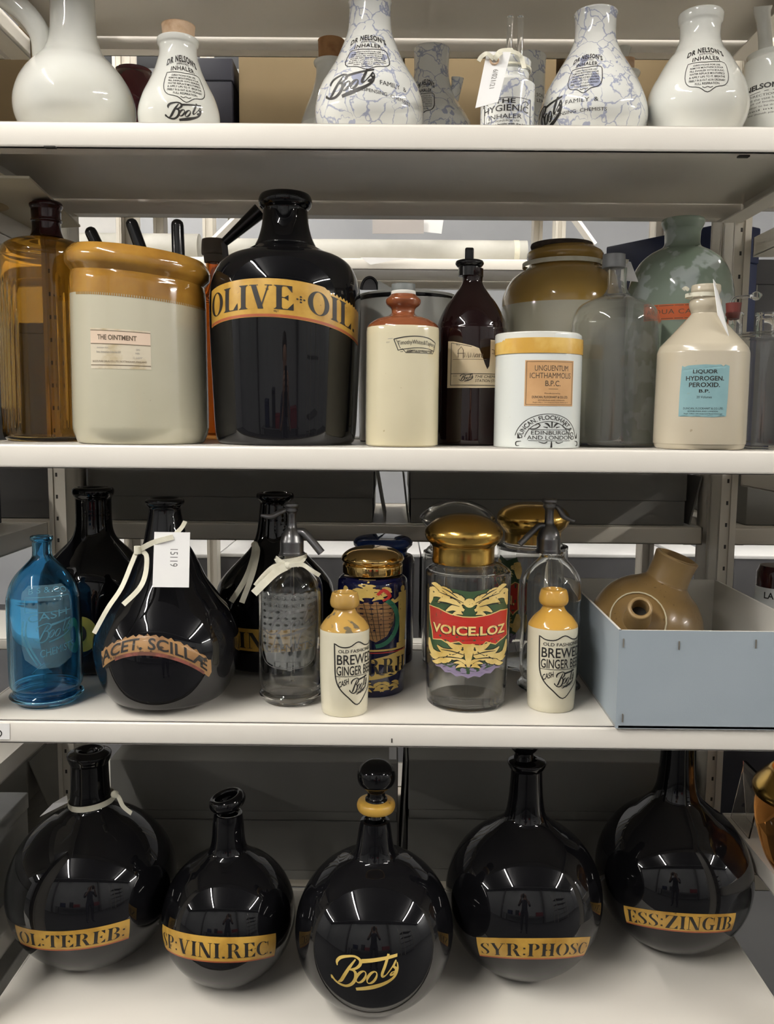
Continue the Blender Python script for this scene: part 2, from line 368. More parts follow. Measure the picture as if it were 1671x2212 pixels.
def put(name, D, flat, mats, parent, off=.0003, limit=.012):
    """flat: G of 2-D pixel shapes -> mesh lying on the vessel"""
    g = G(); bm = bmesh.new(); vs = [bm.verts.new((x, y, 0)) for x, y, *_ in flat.v]
    for f, m in zip(flat.f, flat.m):
        tr = [f] if len(f) < 5 else [tuple(f[i] for i in t) for t in tessellate_polygon([[Vector((flat.v[i][0], flat.v[i][1], 0)) for i in f]])]
        for t in tr:
            try: fc = bm.faces.new([vs[i] for i in t]); fc.material_index = m
            except ValueError: pass
    bmesh.ops.triangulate(bm, faces=bm.faces)
    lim = limit / (1.25 / FPX)
    for _ in range(5):
        es = [e for e in bm.edges if e.calc_length() > lim]
        if not es: break
        bmesh.ops.subdivide_edges(bm, edges=es, cuts=1); bmesh.ops.triangulate(bm, faces=[f for f in bm.faces if len(f.verts) > 3])
    for v in bm.verts: v.co = D(v.co.x, v.co.y, off)
    me = bpy.data.meshes.new(name); bm.to_mesh(me); bm.free()
    for m in (mats if isinstance(mats, (list, tuple)) else [mats]): me.materials.append(M[m])
    o = bpy.data.objects.new(name, me); COL.objects.link(o); o.parent = parent
    me.polygons.foreach_set('use_smooth', [True] * len(me.polygons)); return o

def lift(px, hb, ybase, zs):
    """depth of a vessel's axis from where the front of its foot meets the shelf"""
    Y = onz(px, ybase, zs).y
    return Y + hb * Y / FPX
def vessel(name, label, cat, xc, prof, m, zs, hb, Y=None, ybase=None, wall=0., part='body', bands=None, group=None, deform=None, seg=80, mouth=True, lipw=.30, post=None, n=6, hull=False, dY=0., deep=.03):
    """prof: (half width, y) in the photo's pixels from the mouth down; stands on zs; bands: [(y, material)] from the mouth down"""
    if Y is None: Y = lift(xc, hb, ybase, zs) + dY
    X = at(xc, (prof[0][1] + prof[-1][1]) / 2, Y).x; k = Y / FPX / cos(pitch) ** 0
    pr = []
    for p in reversed(prof):
        z = at(xc, p[1], Y).z - zs; r = (at(xc + p[0], p[1], Y) - at(xc, p[1], Y)).length; pr.append((r, z) + tuple(p[2:]))
    t_ = pr[-1]; zt_ = at(xc, prof[0][1], Y + .45 * (t_[0] if prof[0][1] > 900 else -t_[0])).z - zs
    if not hull: pr = [(q[0], min(q[1], zt_ - .0007 * (len(pr) - 1 - i))) + tuple(q[2:]) for i, q in enumerate(pr)]
    rb = hb * k; pr = [q for q in pr if q[1] > .006]
    outer = smooth_prof([(rb, 0.0, 1), (min(pr[0][0], rb * 1.03), .002, 1)] + pr, n)
    if hull:                               # the profile whose outline, seen from the lens, is the measured one
        o2 = cr([(p[0], p[1]) for p in prof] + [(hb * .75, ybase - 5), (hb * .4, ybase - 1), (0, ybase)], 24)
        rays = [ray(xc + h, y) for h, y in o2]; zt = at(xc, prof[0][1], Y + prof[0][0] * k).z - zs; outer = []; N = 240
        for i in range(N + 1):
            z = zt * i / N; best = 1.
            for d in rays:
                t = (z + zs - EYE.z) / d.z if abs(d.z) > 1e-6 else 0
                if t > 0: best = min(best, math.hypot(d.x * t - X, d.y * t - Y))
            outer.append((best, z))
        for _ in range(4): outer = [outer[0]] + [((outer[i - 1][0] + 2 * outer[i][0] + outer[i + 1][0]) / 4, outer[i][1]) for i in range(1, N)] + [outer[-1]]
        outer[0] = (min(outer[0][0], outer[1][0]) * .97, 0.)
    for i in range(1, len(outer)): outer[i] = (outer[i][0], max(outer[i][1], outer[i - 1][1] + 1e-5))
    full = [(0, 0)] + outer; rt, zt = outer[-1]
    if wall:
        inner = [(max(r - wall, .0015), z if z > wall * 1.6 else wall * 1.6) for r, z in outer]
        full += list(reversed(inner)) + [(0, wall * 1.6)]
    elif mouth: full += [(rt * (1 - lipw * .6), zt + .0008), (rt * (1 - lipw), zt - .002), (rt * (1 - lipw), zt - deep), (0, zt - deep)]
    else: full += [(0, zt)]
    g = G(); mats = [m] if not bands else [b[1] for b in bands]
    fun = None
    if bands:
        lim = [at(xc, b[0], Y).z - zs for b in bands]
        fun = lambda z, i: next((j for j in range(len(lim)) if z >= lim[j]), len(lim) - 1)
    g.lathe(full, seg, 0, fun)
    if post: g.v = [tuple(post(Vector(p))) for p in g.v]
    if deform: g.v = [tuple(deform(Vector(p))) for p in g.v]
    root = thing(name, label, cat, (X, Y, zs), group)
    body = mesh_ob(part, g, mats, root, angle=50)
    return root, Surf(X, Y, zs, outer, deform), body
def turned(root, name, prof, m, xc, seg=56, parent=None, bands=None, shift=(0, 0), bevel=0, rot=None, angle=50):
    """another turned part of a standing vessel, profile in pixels from top down, closed on the axis"""
    Y = root.location.y; zs = root.location.z; pr = []
    for p in reversed(prof):
        z = at(xc, p[1], Y).z - zs; r = (at(xc + p[0], p[1], Y) - at(xc, p[1], Y)).length; pr.append((r, z) + tuple(p[2:]))
    o = smooth_prof(pr); g = G(); g.lathe([(0, o[0][1])] + o + [(0, o[-1][1])], seg)
    dx = at(xc, prof[0][1], Y).x - root.location.x
    if rot: 
        c = Vector((0, 0, (o[0][1] + o[-1][1]) / 2)); g.v = [tuple(rot @ (Vector(p) - c) + c) for p in g.v]
    g.mv((dx + shift[0], shift[1], 0))
    return mesh_ob(name, g, m, parent or root, angle=angle)
def loc(root, px, py, Y): return at(px, py, Y) - root.location

# ---------------------------------------------------------------- flat shapes, in pixels
def rect(x0, y0, x1, y1, mi=0, nx=1, ny=1, g=None):
    g = g or G(); b = len(g.v)
    for j in range(ny + 1):
        for i in range(nx + 1): g.v.append((x0 + (x1 - x0) * i / nx, y0 + (y1 - y0) * j / ny, 0))
    for j in range(ny):
        for i in range(nx): q = b + j * (nx + 1) + i; g.f.append((q, q + 1, q + nx + 2, q + nx + 1)); g.m.append(mi)
    return g
def poly(pts, mi=0, g=None): g = g or G(); g.add([(x, y, 0) for x, y in pts], [tuple(range(len(pts)))], mi); return g
def stroke(pts, wd, mi=0, g=None, closed=False, n=0):
    """polyline of a given width (number or list), optionally splined"""
    g = g or G(); wl = list(wd) if hasattr(wd, '__len__') else [wd] * len(pts)
    P = [(x, y, q) for (x, y), q in zip(pts, wl)]
    if closed: P.append(P[0])
    if n: P = cr(P, n)
    N = len(P); b = len(g.v)
    for i in range(N):
        p0, p1 = (P[i - 1] if i else (P[N - 2] if closed else P[0])), (P[i + 1] if i < N - 1 else (P[1] if closed else P[-1]))
        dx, dy = p1[0] - p0[0], p1[1] - p0[1]; L = math.hypot(dx, dy) or 1; nx, ny = -dy / L * P[i][2] / 2, dx / L * P[i][2] / 2
        g.v += [(P[i][0] + nx, P[i][1] + ny, 0), (P[i][0] - nx, P[i][1] - ny, 0)]
    for i in range(N - 1): g.f.append((b + 2 * i, b + 2 * i + 1, b + 2 * i + 3, b + 2 * i + 2)); g.m.append(mi)
    return g
def disc(cx, cy, rx, ry=None, mi=0, g=None, n=14):
    ry = ry or rx; return poly([(cx + rx * cos(2 * pi * k / n), cy + ry * sin(2 * pi * k / n)) for k in range(n)], mi, g)
def arc(cx, cy, rx, ry, a0, a1, wd, mi=0, g=None, n=20):
    return stroke([(cx + rx * cos(radians(a0 + (a1 - a0) * k / n)), cy - ry * sin(radians(a0 + (a1 - a0) * k / n))) for k in range(n + 1)], wd, mi, g)
_tx = {}
def glyphs(s, bold=0., shear=0., space=1.):
    key = (s, bold, shear, space)
    if key in _tx: return _tx[key]
    c = bpy.data.curves.new('t', 'FONT'); c.body = s; c.size = 1; c.resolution_u = 3; c.offset = bold; c.space_character = space; c.shear = shear
    o = bpy.data.objects.new('t', c); COL.objects.link(o); dg = bpy.context.evaluated_depsgraph_get(); dg.update()
    me = bpy.data.meshes.new_from_object(o.evaluated_get(dg)); vs = [tuple(v.co) for v in me.vertices]; fs = [tuple(p.vertices) for p in me.polygons]
    bpy.data.objects.remove(o); bpy.data.curves.remove(c); bpy.data.meshes.remove(me)
    x0, x1 = min(v[0] for v in vs), max(v[0] for v in vs); y0, y1 = min(v[1] for v in vs), max(v[1] for v in vs)
    _tx[key] = ([((v[0] - x0) / (x1 - x0), (v[1] - y0) / (y1 - y0)) for v in vs], fs); return _tx[key]
def text(s, x0, y0, x1, y1, mi=0, g=None, bold=0., shear=0., arch=0., slope=0., space=1., polar=None, turn=False):
    """letters filling the box exactly; arch lifts the middle, slope drops the right end; polar=(cx,cy,r_in,r_out,a0,a1); turn = reading downwards"""
    g = g or G(); vs, fs = glyphs(s, bold, shear, space); out = []
    for u, v in vs:
        if polar:
            cx, cy, r0, r1, a0, a1 = polar; a = radians(a0 + (a1 - a0) * u); r = r0 + (r1 - r0) * v; out.append((cx + r * cos(a), cy - r * sin(a), 0))
        elif turn: out.append((x1 - (x1 - x0) * (1 - v), y0 + (y1 - y0) * u, 0))
        else: out.append((x0 + (x1 - x0) * u, y1 - (y1 - y0) * v - arch * (1 - (2 * u - 1) ** 2) + slope * u, 0))
    return g.add(out, fs, mi)
# --- a roman face with thick stems and hairlines, as on shop-round labels
def roman(ch, st):
    T, h, S = .17, .032, .075; q = []
    def bar(x0, y0, x1, y1): q.append([(x0, y0), (x1, y0), (x1, y1), (x0, y1)])
    def tri(*p): q.append(list(p))
    def stem(x, y0=0, y1=1, w=T, ser=3):
        bar(x, y0, x + w, y1)
        for yy, s_, fl in ((y0, 1, 1), (y1, -1, 2)):
            if ser & fl: bar(x - S, min(yy, yy + s_ * h), x + w + S, max(yy, yy + s_ * h)); tri((x - S * .6, yy + s_ * h), (x, yy + s_ * h), (x, yy + s_ * (h + .06))); tri((x + w + S * .6, yy + s_ * h), (x + w, yy + s_ * h), (x + w, yy + s_ * (h + .06)))
    def ring(cx, cy, rx, ry, tx, ty, a0, a1, n=22):
        for k in range(n):
            a, b = radians(a0 + (a1 - a0) * k / n), radians(a0 + (a1 - a0) * (k + 1) / n)
            q.append([(cx + rx * cos(a), cy + ry * sin(a)), (cx + rx * cos(b), cy + ry * sin(b)), (cx + (rx - tx) * cos(b), cy + (ry - ty) * sin(b)), (cx + (rx - tx) * cos(a), cy + (ry - ty) * sin(a))])
    def diag(x0, y0, x1, y1, w): q.append([(x0, y0), (x0 + w, y0), (x1 + w, y1), (x1, y1)])
    hl = not st
    if ch == 'I': stem(S); return S * 2 + T, q
    if ch == 'L':
        stem(S); 
        if hl: bar(S + T, 0, .6, h)
        tri((.62, 0), (.62, .30), (.42, .0)); return .62, q
    if ch == 'E' or ch == 'F':
        stem(S, ser=3)
        if hl: bar(S + T, 1 - h, .58, 1); bar(S + T, .5 - h / 2, .44, .5 + h / 2)
        tri((.58, 1), (.58, .72), (.38, 1)); tri((.46, .38), (.46, .62), (.32, .5))
        if ch == 'E':
            if hl: bar(S + T, 0, .6, h)
            tri((.62, 0), (.62, .30), (.40, 0))
        return .62, q
    if ch == 'T':
        stem(.27, ser=1)
        if hl: bar(0, 1 - h, .71, 1)
        tri((0, 1), (0, .70), (.22, 1)); tri((.71, 1), (.71, .70), (.49, 1)); return .71, q
    if ch == 'O':
        if st: ring(.38, .5, .38, .5, .17, h, 105, 255); ring(.38, .5, .38, .5, .17, h, -75, 75)
        else: ring(.38, .5, .38, .5, .17, h, 0, 360, 36)
        return .76, q
    if ch in 'CG':
        ring(.38, .5, .38, .5, .17, h, 50, 310); tri((.62, .9), (.68, .60), (.68, 1)) 
        if ch == 'C': tri((.62, .1), (.66, .3), (.66, .06)); return .70, q
        stem(.5, 0.02, .42, ser=2); return .76, q
    if ch == 'V':
        diag(.05, 1, .30, 0, .18); diag(.62, 1, .36, 0, .045); bar(0, 1 - h, .30, 1); bar(.52, 1 - h, .76, 1); return .76, q
    if ch == 'N':
        bar(.09, 0, .13, 1); bar(.63, 0, .67, 1); diag(.06, 1, .50, 0, .19); bar(0, 0, .22, h); bar(0, 1 - h, .12, 1); bar(.54, 1 - h, .76, 1); return .76, q
    if ch == 'H':
        stem(S); stem(.50)
        if hl: bar(S + T, .5 - h / 2, .5, .5 + h / 2)
        else: tri((S + T, .44), (S + T, .56), (.36, .5)); tri((.5, .44), (.5, .56), (.38, .5))
        return .5 + T + S, q
    if ch in 'PRB':
        stem(S); b = S + T
        ring(b + .08, .755, .27, .245, .155, h, -90, 90)
        if hl: bar(b, 1 - h, b + .1, 1); bar(b, .51, b + .1, .51 + h)
        if ch == 'B':
            ring(b + .09, .26, .31, .26, .165, h, -90, 90)
            if hl: bar(b, 0, b + .1, h)
            return .66, q
        if ch == 'R': diag(b + .10, .50, b + .30, 0, .17); bar(b + .28, 0, b + .54, h); return .76, q
        return .62, q
    if ch == 'Y':
        diag(.04, 1, .30, .42, .18); diag(.66, 1, .40, .42, .045); stem(.29, 0, .46, ser=1); bar(0, 1 - h, .27, 1); bar(.56, 1 - h, .80, 1); return .80, q
    if ch == 'Z':
        diag(.46, 1, .02, 0, .20); bar(.04, 1 - h, .66, 1); bar(.02, 0, .68, h); tri((.03, 1), (.03, .72), (.22, 1)); tri((.68, 0), (.68, .30), (.48, 0)); return .70, q
    if ch == 'A':
        diag(.30, 1, .52, 0, .18); diag(.34, 1, .08, 0, .045); bar(.2, .33, .5, .36); bar(0, 0, .24, h); bar(.44, 0, .8, h); return .80, q
    if ch == 'S':
        P = cr([(.50, .80, .05), (.42, .95, .05), (.28, .975, .06), (.13, .88, .13), (.11, .72, .16), (.27, .54, .20), (.43, .34, .17), (.44, .16, .13), (.30, .03, .06), (.15, .04, .05), (.05, .20, .05)], 5)
        for i in range(len(P) - 1):
            a, b = P[i], P[i + 1]; q.append([(a[0] - a[2] / 2, a[1]), (a[0] + a[2] / 2, a[1]), (b[0] + b[2] / 2, b[1]), (b[0] - b[2] / 2, b[1])])
        tri((.52, .99), (.52, .68), (.45, .85)); tri((.02, .01), (.02, .32), (.09, .14)); return .56, q
    if ch == '.': bar(.04, 0, .16, .13); return .20, q
    if ch == ':': bar(.04, .10, .15, .22); bar(.04, .58, .15, .70); return .20, q
    if ch == '+':
        for dx, dy in ((-.11, 0), (.11, 0), (0, .11), (0, -.11), (0, 0)): ring(.17 + dx, .5 + dy, .04, .04, .039, .039, 0, 360, 8)
        return .34, q
    return .3, q
def roman_text(s, x0, y0, x1, y1, mi=0, g=None, stencil=False, gap=.07, shear=0.):
    g = g or G(); items = []; x = 0
    for ch in s:
        wd, q = roman(ch, stencil); items.append((x, q)); x += wd + gap
    tot = x - gap
    for bx, q in items:
        for pl in q: g.add([(x0 + (x1 - x0) * (bx + px + shear * py) / tot, y1 - (y1 - y0) * py, 0) for px, py in pl], [tuple(range(len(pl)))], mi)
    return g
def script_logo(x0, y0, x1, y1, mi=0, g=None, bold=1., slope=0.):
    """the flowing script word with its swash and bar, drawn in a 375 x 215 field"""
    g = g or G(); sx, sy = (x1 - x0) / 375, (y1 - y0) / 215; kw = (abs(sx) + abs(sy)) / 2 * bold
    def S(p, wd, n=5): stroke([(x0 + a * sx, y0 + b * sy + slope * a / 375) for a, b in p], [q * kw for q in wd], mi, g, n=n)
    S([(44, 78), (42, 52), (62, 27), (100, 12), (140, 6), (170, 22), (172, 48), (148, 74), (112, 86)], [5, 17, 18, 14, 12, 15, 18, 14, 7])
    S([(112, 86), (138, 88), (150, 108), (146, 142), (126, 176), (94, 196), (56, 192), (26, 174), (10, 150), (12, 168), (28, 166)], [7, 12, 18, 19, 18, 16, 14, 12, 9, 8, 6])
    S([(146, 22), (116, 70), (88, 124), (68, 164), (50, 180)], [8, 16, 19, 18, 8])
    for cx in (178, 236):
        S([(cx + 22 * cos(t) + 14 * sin(t), 122 - 37 * sin(t)) for t in [k * pi / 6 for k in range(13)]], [13, 8, 6, 8, 13, 16, 15, 8, 6, 8, 13, 15, 13], 3)
    S([(326, -12), (306, 52), (290, 100), (294, 118), (312, 108)], [14, 16, 15, 12, 6])
    S([(312, 108), (346, 62), (366, 30), (352, 60), (366, 78), (358, 104), (334, 112), (342, 96), (360, 92)], [6, 8, 12, 12, 16, 16, 10, 6, 5])
    S([(372, 40), (374, 80), (356, 124), (310, 158), (240, 184), (150, 206)], [6, 10, 14, 20, 26, 20])
    poly([(x0 + a * sx, y0 + b * sy + slope * a / 375) for a, b in ((178, 16), (180, 40), (374, 10), (376, -8))], mi, g)
    return g
# ================================================================ the room
RX0, RX1, RY0, RY1, RZ = -10.8, 10.8, -3.4, 6.4, 3.9
struct('floor', G().box(RX0, RY0, -.05, RX1, RY1, 0), 'floor_paint', smooth=False)
struct('ceiling', G().box(RX0, RY0, RZ, RX1, RY1, RZ + .05), 'ceiling_paint', smooth=False)
struct('wall_front', G().box(RX0, RY0 - .05, 0, RX1, RY0, RZ), 'wall_paint', smooth=False)
struct('wall_back', G().box(RX0, RY1, 0, RX1, RY1 + .05, RZ), 'wall_paint', smooth=False)
struct('wall_left', G().box(RX0 - .05, RY0, 0, RX0, RY1, RZ), 'wall_paint', smooth=False)
struct('wall_right', G().box(RX1, RY0, 0, RX1 + .05, RY1, RZ), 'wall_paint', smooth=False)
def tube_lamp(x, y, length, label, m='tube_light'):
    r = thing('tube_lamp', label, 'ceiling light', (x, y, RZ), 'fluorescent tubes under the ceiling')
    mesh_ob('lamp_housing', G().box(-.05, -length / 2, -.12, .05, length / 2, -.06).box(-.012, -length * .3, -.06, .012, -length * .3 + .03, 0).box(-.012, length * .3, -.06, .012, length * .3 + .03, 0), 'lamp_body', r, bevel=.004)
    mesh_ob('lamp_tube', G().tube([(0, -length / 2 + .03, -.15), (0, length / 2 - .03, -.15)], .024, 12), m, r)
for x, y in TUBES: tube_lamp(x, y, 3.2, 'white fluorescent tube lamp in the aisle in front of the shelves')
for x, y in FAR_TUBES: tube_lamp(x, y, 1.7, 'white fluorescent tube lamp behind the shelves; all but the farthest added to light rolls', 'tube_light_far')

# ================================================================ racks
def tray(x0, x1, y0, y1, zt, h=.0325):
    g = G(); b = G().box(x0, y0, zt - h, x1, y0 + .012, zt)
    g.box(x0 + .001, y0 + .008, zt - .0035, x1 - .001, y1 - .008, zt - .0006)
    f = .028
    for (a, c, d, e) in ((x0, y0, x1, y0 + .0025), (x0, y1 - .0025, x1, y1)): g.box(a, c, zt - h, d, e, zt)
    g.box(x0, y0, zt - h, x1, y0 + f, zt - h + .0018)
    g.box(x0 + .045, y1 - f, zt - h, x1 - .045, y1, zt - h + .0018)
    for a, c in ((x0, x0 + .0025), (x1 - .0025, x1)): g.box(a, y0, zt - h, c, y1, zt)
    for a, c in ((x0, x0 + .034), (x1 - .034, x1)): g.box(a, y0 + .002, zt - h - .001, c, y1 - .001, zt - h + .0012)
    return g
def post(x0, x1, y0, y1, h=2.55, front=True):
    g = G(); w_ = x1 - x0
    ya = y0 if front else y1
    g.box(x0, y0 + .004, 0, x1, y1 - .004, h)
    for yy0, yy1 in ((y0, y0 + .006), (y1 - .006, y1)): g.box(x0, yy0, 0, x0 + w_ * .26, yy1, h); g.box(x1 - w_ * .38, yy0, 0, x1, yy1, h)
    return g
def post_holes(x0, x1, y0, h=2.5):
    g = G(); w_ = x1 - x0; xc = x0 + w_ * .44; z = .1
    while z < h: g.box(xc - .0022, y0 + .0034, z - .004, xc + .0022, y0 + .0044, z + .004); z += .048
    return g
def lip_round(o, y0):
    return o
def rack(label, x0, x1, y0, y1, zs, xp, group=None, depthp=.055, slots=True, paint='shelf_paint'):
    r = thing('shelving_rack', label, 'shelving', (0, 0, 0), group); sh = []
    for z in zs:
        o = mesh_ob('shelf', tray(x0, x1, y0, y1, z), paint, r, smooth=False); sh.append(o)
        bmf = mesh_ob('front_lip', G().box(x0, y0 - .0015, z - .0325, x1, y0 + .004, z), paint, o, bevel=.0042)
    for (a, b) in xp:
        for (c, d) in ((y0 - .012, y0 + depthp - .012) if slots else (y0, y0 + depthp), (y1 + .002, y1 + .002 + depthp)):
            p = mesh_ob('post', post(a, b, c, d), ('post_paint_left' if a < 0 else 'post_paint_right') if slots else 'post_paint', r, smooth=False)
    return r, sh
PL, PR = (-.621, -.5905), (.5945, .6235)
ZB1 = at(845, 1133, 1.60).z                 # a shelf of the rack standing back to back
main, SH = rack('white steel shelving rack that holds the whole collection of old pharmacy vessels', XL + .002, XR - .002, YF, YB, [Z0, Z1, Z2, Z3, Z4, .12], [PL, PR])
leftbay, _ = rack('white steel shelving rack of the next bay, beyond the left-hand posts', -1.83, -.624, YF, YB, [1.766, 1.254, .89, .607, 2.085, .15], [(-1.86, -1.832)], slots=False)
rightbay, _ = rack('white steel shelving rack of the next bay, beyond the right-hand posts', .6265, 1.83, YF, YB, [1.766, 1.366, 1.04, .716, 2.085, .15], [(1.832, 1.86)], slots=False)
backrack, _ = rack('white steel rack standing back to back with the main one, holding grey boxes', XL + .012, XR - .02, 1.60, 2.0, [1.95, ZB1, Z4, .12], [(-.62, -.592), (.593, .62)], slots=False, paint='post_paint')
backleft, _ = rack('white steel rack of grey boxes behind the left bay', -1.83, -.63, 1.60, 2.0, [1.95, ZB1, at(0, 1858, 1.655).z, .25], [(-1.86, -1.832)], slots=False, paint='post_paint')
backright, _ = rack('white steel rack of grey boxes behind the right bay', .63, 1.83, 1.60, 2.0, [1.95, ZB1, .56], [(1.832, 1.86)], slots=False, paint='post_paint')
ZF = at(845, 558, 2.6).z
farrack, _ = rack('white steel rack across the far aisle carrying long paper rolls', -1.9, 1.9, 2.6, 3.0, [ZF, ZF + .34, .75, .2], [(-1.92, -1.89), (-.82, -.785), (-.565, -.535), (.475, .505), (1.9, 1.93)], slots=False)
# the lip's slots and the shelf's small marks
for px, py in ((109, 319), (1605, 339)):
    p = onz(px, py, Z1 - .034); mesh_ob('lip_slot', G().box(p.x - .007, p.y - .004, Z1 - .0345, p.x + .007, p.y + .004, Z1 - .0328), 'hole_dark', SH[1], smooth=False)
p = at(846, 1600, YF - .002); mesh_ob('lip_mark', G().box(p.x - .0008, YF - .0022, p.z - .003, p.x + .0008, YF - .0012, p.z + .003), 'hole_dark', SH[3], smooth=False)
q = [at(-60, 1562, YF - .002), at(21, 1563, YF - .002), at(21, 1597, YF - .002), at(-60, 1596, YF - .002)]
st = mesh_ob('shelf_sticker', G().slab(q, .0004), 'white_paper', SH[3], smooth=False)
put('lettering', Flat((-60, 1562, 21, 1597), [v + Vector((0, -.0004, 0)) for v in q]), arc(-6, 1584, 10, 8, 0, 360, 2.4), 'ink', st, off=.0003)

# ================================================================ boxes behind
def carton(name, label, cat, x0, x1, y0, y1, z0, z1, m, group=None, lid=None, rotz=0, lidm=None):
    cx, cy = (x0 + x1) / 2, (y0 + y1) / 2; r = thing(name, label, cat, (cx, cy, z0), group, rotz); h = z1 - z0
    hw, hd = (x1 - x0) / 2, (y1 - y0) / 2; lh = lid or min(.03, h * .3)
    mesh_ob('tray', G().box(-hw + .002, -hd + .002, 0, hw - .002, hd - .002, h - lh), m, r, bevel=.0015)
    mesh_ob('lid', G().box(-hw, -hd, h - lh, hw, hd, h), lidm or m, r, bevel=min(.0025, lh * .3))
    return r
def bx(px0, py0, px1, py1, Y): a, b = at(px0, py0, Y), at(px1, py1, Y); return a.x, b.x, min(a.z, b.z), max(a.z, b.z)
# the row seen above the third shelf
x0, x1, _, z1 = bx(188, 1008, 806, 1130, 1.625); carton('archive_box', 'wide grey archive box on the rear rack, above the blue-lidded jar to the left', 'box', x0, x1, 1.625, 1.95, ZB1, 1.405, 'grey_board', 'grey archive boxes', lid=.11)
x0, x1, _, z1 = bx(886, 1008, 1480, 1130, 1.625); carton('archive_box', 'wide grey archive box on the rear rack, above the gold-lidded glass jars', 'box', x0, x1, 1.625, 1.95, ZB1, 1.405, 'grey_board', 'grey archive boxes', lid=.11)
def flap(label, pts, Y0, Y1, m='grey_board', cat='board'):
    """a loose board leaning beside a box: front edge given by two pixels at Y0"""
    a, b = at(*pts[0], Y0), at(*pts[1], Y0); c, d = at(*pts[0], Y0), at(*pts[1], Y0)
    g = G().slab([a, b, b + Vector((0, Y1 - Y0, 0)), a + Vector((0, Y1 - Y0, 0))], .003)
    return tagit(mesh_ob('box_divider', g, m, smooth=False), label, cat)
flap('thin grey board leaning against the right end of the wide box over the blue-lidded jar', ((813, 1012), (833, 1126)), 1.63, 1.8)
flap('thin grey board leaning at the left end of the wide box over the gold lids', ((872, 1012), (884, 1128)), 1.63, 1.8)
flap('thin grey board leaning at the right end of the box row, beside the right post', ((1517, 1030), (1490, 1134)), 1.63, 1.8)
flap('thin grey board leaning beside the left post, above the round black flagon', ((206, 1020), (186, 1118)), 1.67, 1.75)
# the row level with the third shelf, top light painted as white lids
Y = 2.665
for (a, b, lab) in ((150, 470, 'low grey far-rack box, light painted on its lid, behind the two black flagons at left'), (474, 760, 'low grey far-rack box, light painted on its lid, behind the clear siphon'),
                    (765, 905, 'low grey far-rack box, light painted on its lid, behind the dark blue jars'), (910, 1090, 'low grey far-rack box, light painted on its lid, behind the lozenge jar'),
                    (1094, 1446, 'low grey far-rack box, light painted on its lid, behind the second siphon'), (1462, 1526, 'low grey far-rack box, light painted on its lid, just left of the right post')):
    x0, x1, z0, z1 = bx(a, 1195, b, 1380, Y); carton('archive_box', lab, 'box', x0, x1, Y, 2.985, .7505, z1, 'slate_board', 'low boxes on the far rack', lid=.012, lidm='white_paper')
# the stacks behind the black flagons
for (a, b, t, lab) in ((238, 858, 0, 'left'), (882, 1492, 1, 'right')):
    Y = 1.566; zt, zm = at(900, 1648 if not t else 1641, Y).z, at(900, 1776 if not t else 1769, Y).z
    x0, x1, _, _ = bx(a, 1700, b, 1800, Y)
    carton('archive_box', 'wide grey archive box at the bottom of the %s stack behind the black flagons' % lab, 'box', x0, x1, Y, 1.96, Z4 + .0005, zm - .001, 'grey_board', 'grey archive boxes', lid=.10)
    carton('archive_box', 'wide grey archive box on top of the %s stack behind the black flagons' % lab, 'box', x0, x1, Y, 1.96, zm, zt, 'grey_board', 'grey archive boxes', lid=.10)
flap('thin dark board standing in the gap between the two stacks of grey boxes', ((880, 1645), (866, 1880)), 1.57, 1.75)
g = G().slab([at(840, 1590, YB + .002), at(856, 1590, YB + .002), at(856, 1640, YB + .002), at(840, 1640, YB + .002)], .001)
o = tagit(mesh_ob('shelf_ticket', g, 'white_paper', smooth=False), 'small white ticket hanging above the gap between the box stacks', 'ticket')
put('lettering', Flat((840, 1604, 856, 1643), [at(840, 1604, YB + .0015), at(856, 1604, YB + .0015), at(856, 1640, YB + .0015), at(840, 1640, YB + .0015)]), stroke([(843, 1616), (852, 1616)], 1.6), 'ink_grey', o)
# brown and blue boxes on the rear rack behind the inhalers
for (a, b, lab) in ((512, 858, 'plain brown cardboard box behind the inhalers, left of the three'), (872, 1200, 'plain brown cardboard box behind the inhalers, middle of the three'), (1222, 1530, 'plain brown cardboard box behind the inhalers, right of the three')):
    x0, x1, z0, z1 = bx(a, 100, b, 280, 1.64); carton('cardboard_box', lab, 'box', x0, x1, 1.64, 1.96, 1.9505, 2.17, 'tan_board', 'brown boxes behind the inhalers', lid=.02)
x0, x1, z0, z1 = bx(420, 130, 503, 280, 1.63); carton('archive_box', 'dark blue box file standing behind the small corked inhaler', 'box', x0, x1, 1.63, 1.93, 1.9505, at(470, 124, 1.63).z, 'dark_board', lid=.04)
# blue lidded crate behind the green carboy
th = math.atan2(1.70 - 1.955, .645 - .47); a_ = Vector((.47, 1.955)); u_ = Vector((cos(th), sin(th))); v_ = Vector((-sin(th), cos(th))); cc = a_ + u_ * .155 + v_ * .05
r = thing('archive_box', 'large blue lidded box set at an angle behind the green glass carboy', 'box', (cc.x, cc.y, 1.406), None, th); zz = at(1549, 478, 1.70).z - 1.406
mesh_ob('tray', G().box(-.153, -.048, 0, .153, .048, zz - .07), 'navy_board', r, bevel=.002); mesh_ob('lid', G().box(-.155, -.05, zz - .07, .155, .05, zz), 'navy_board', r, bevel=.003)

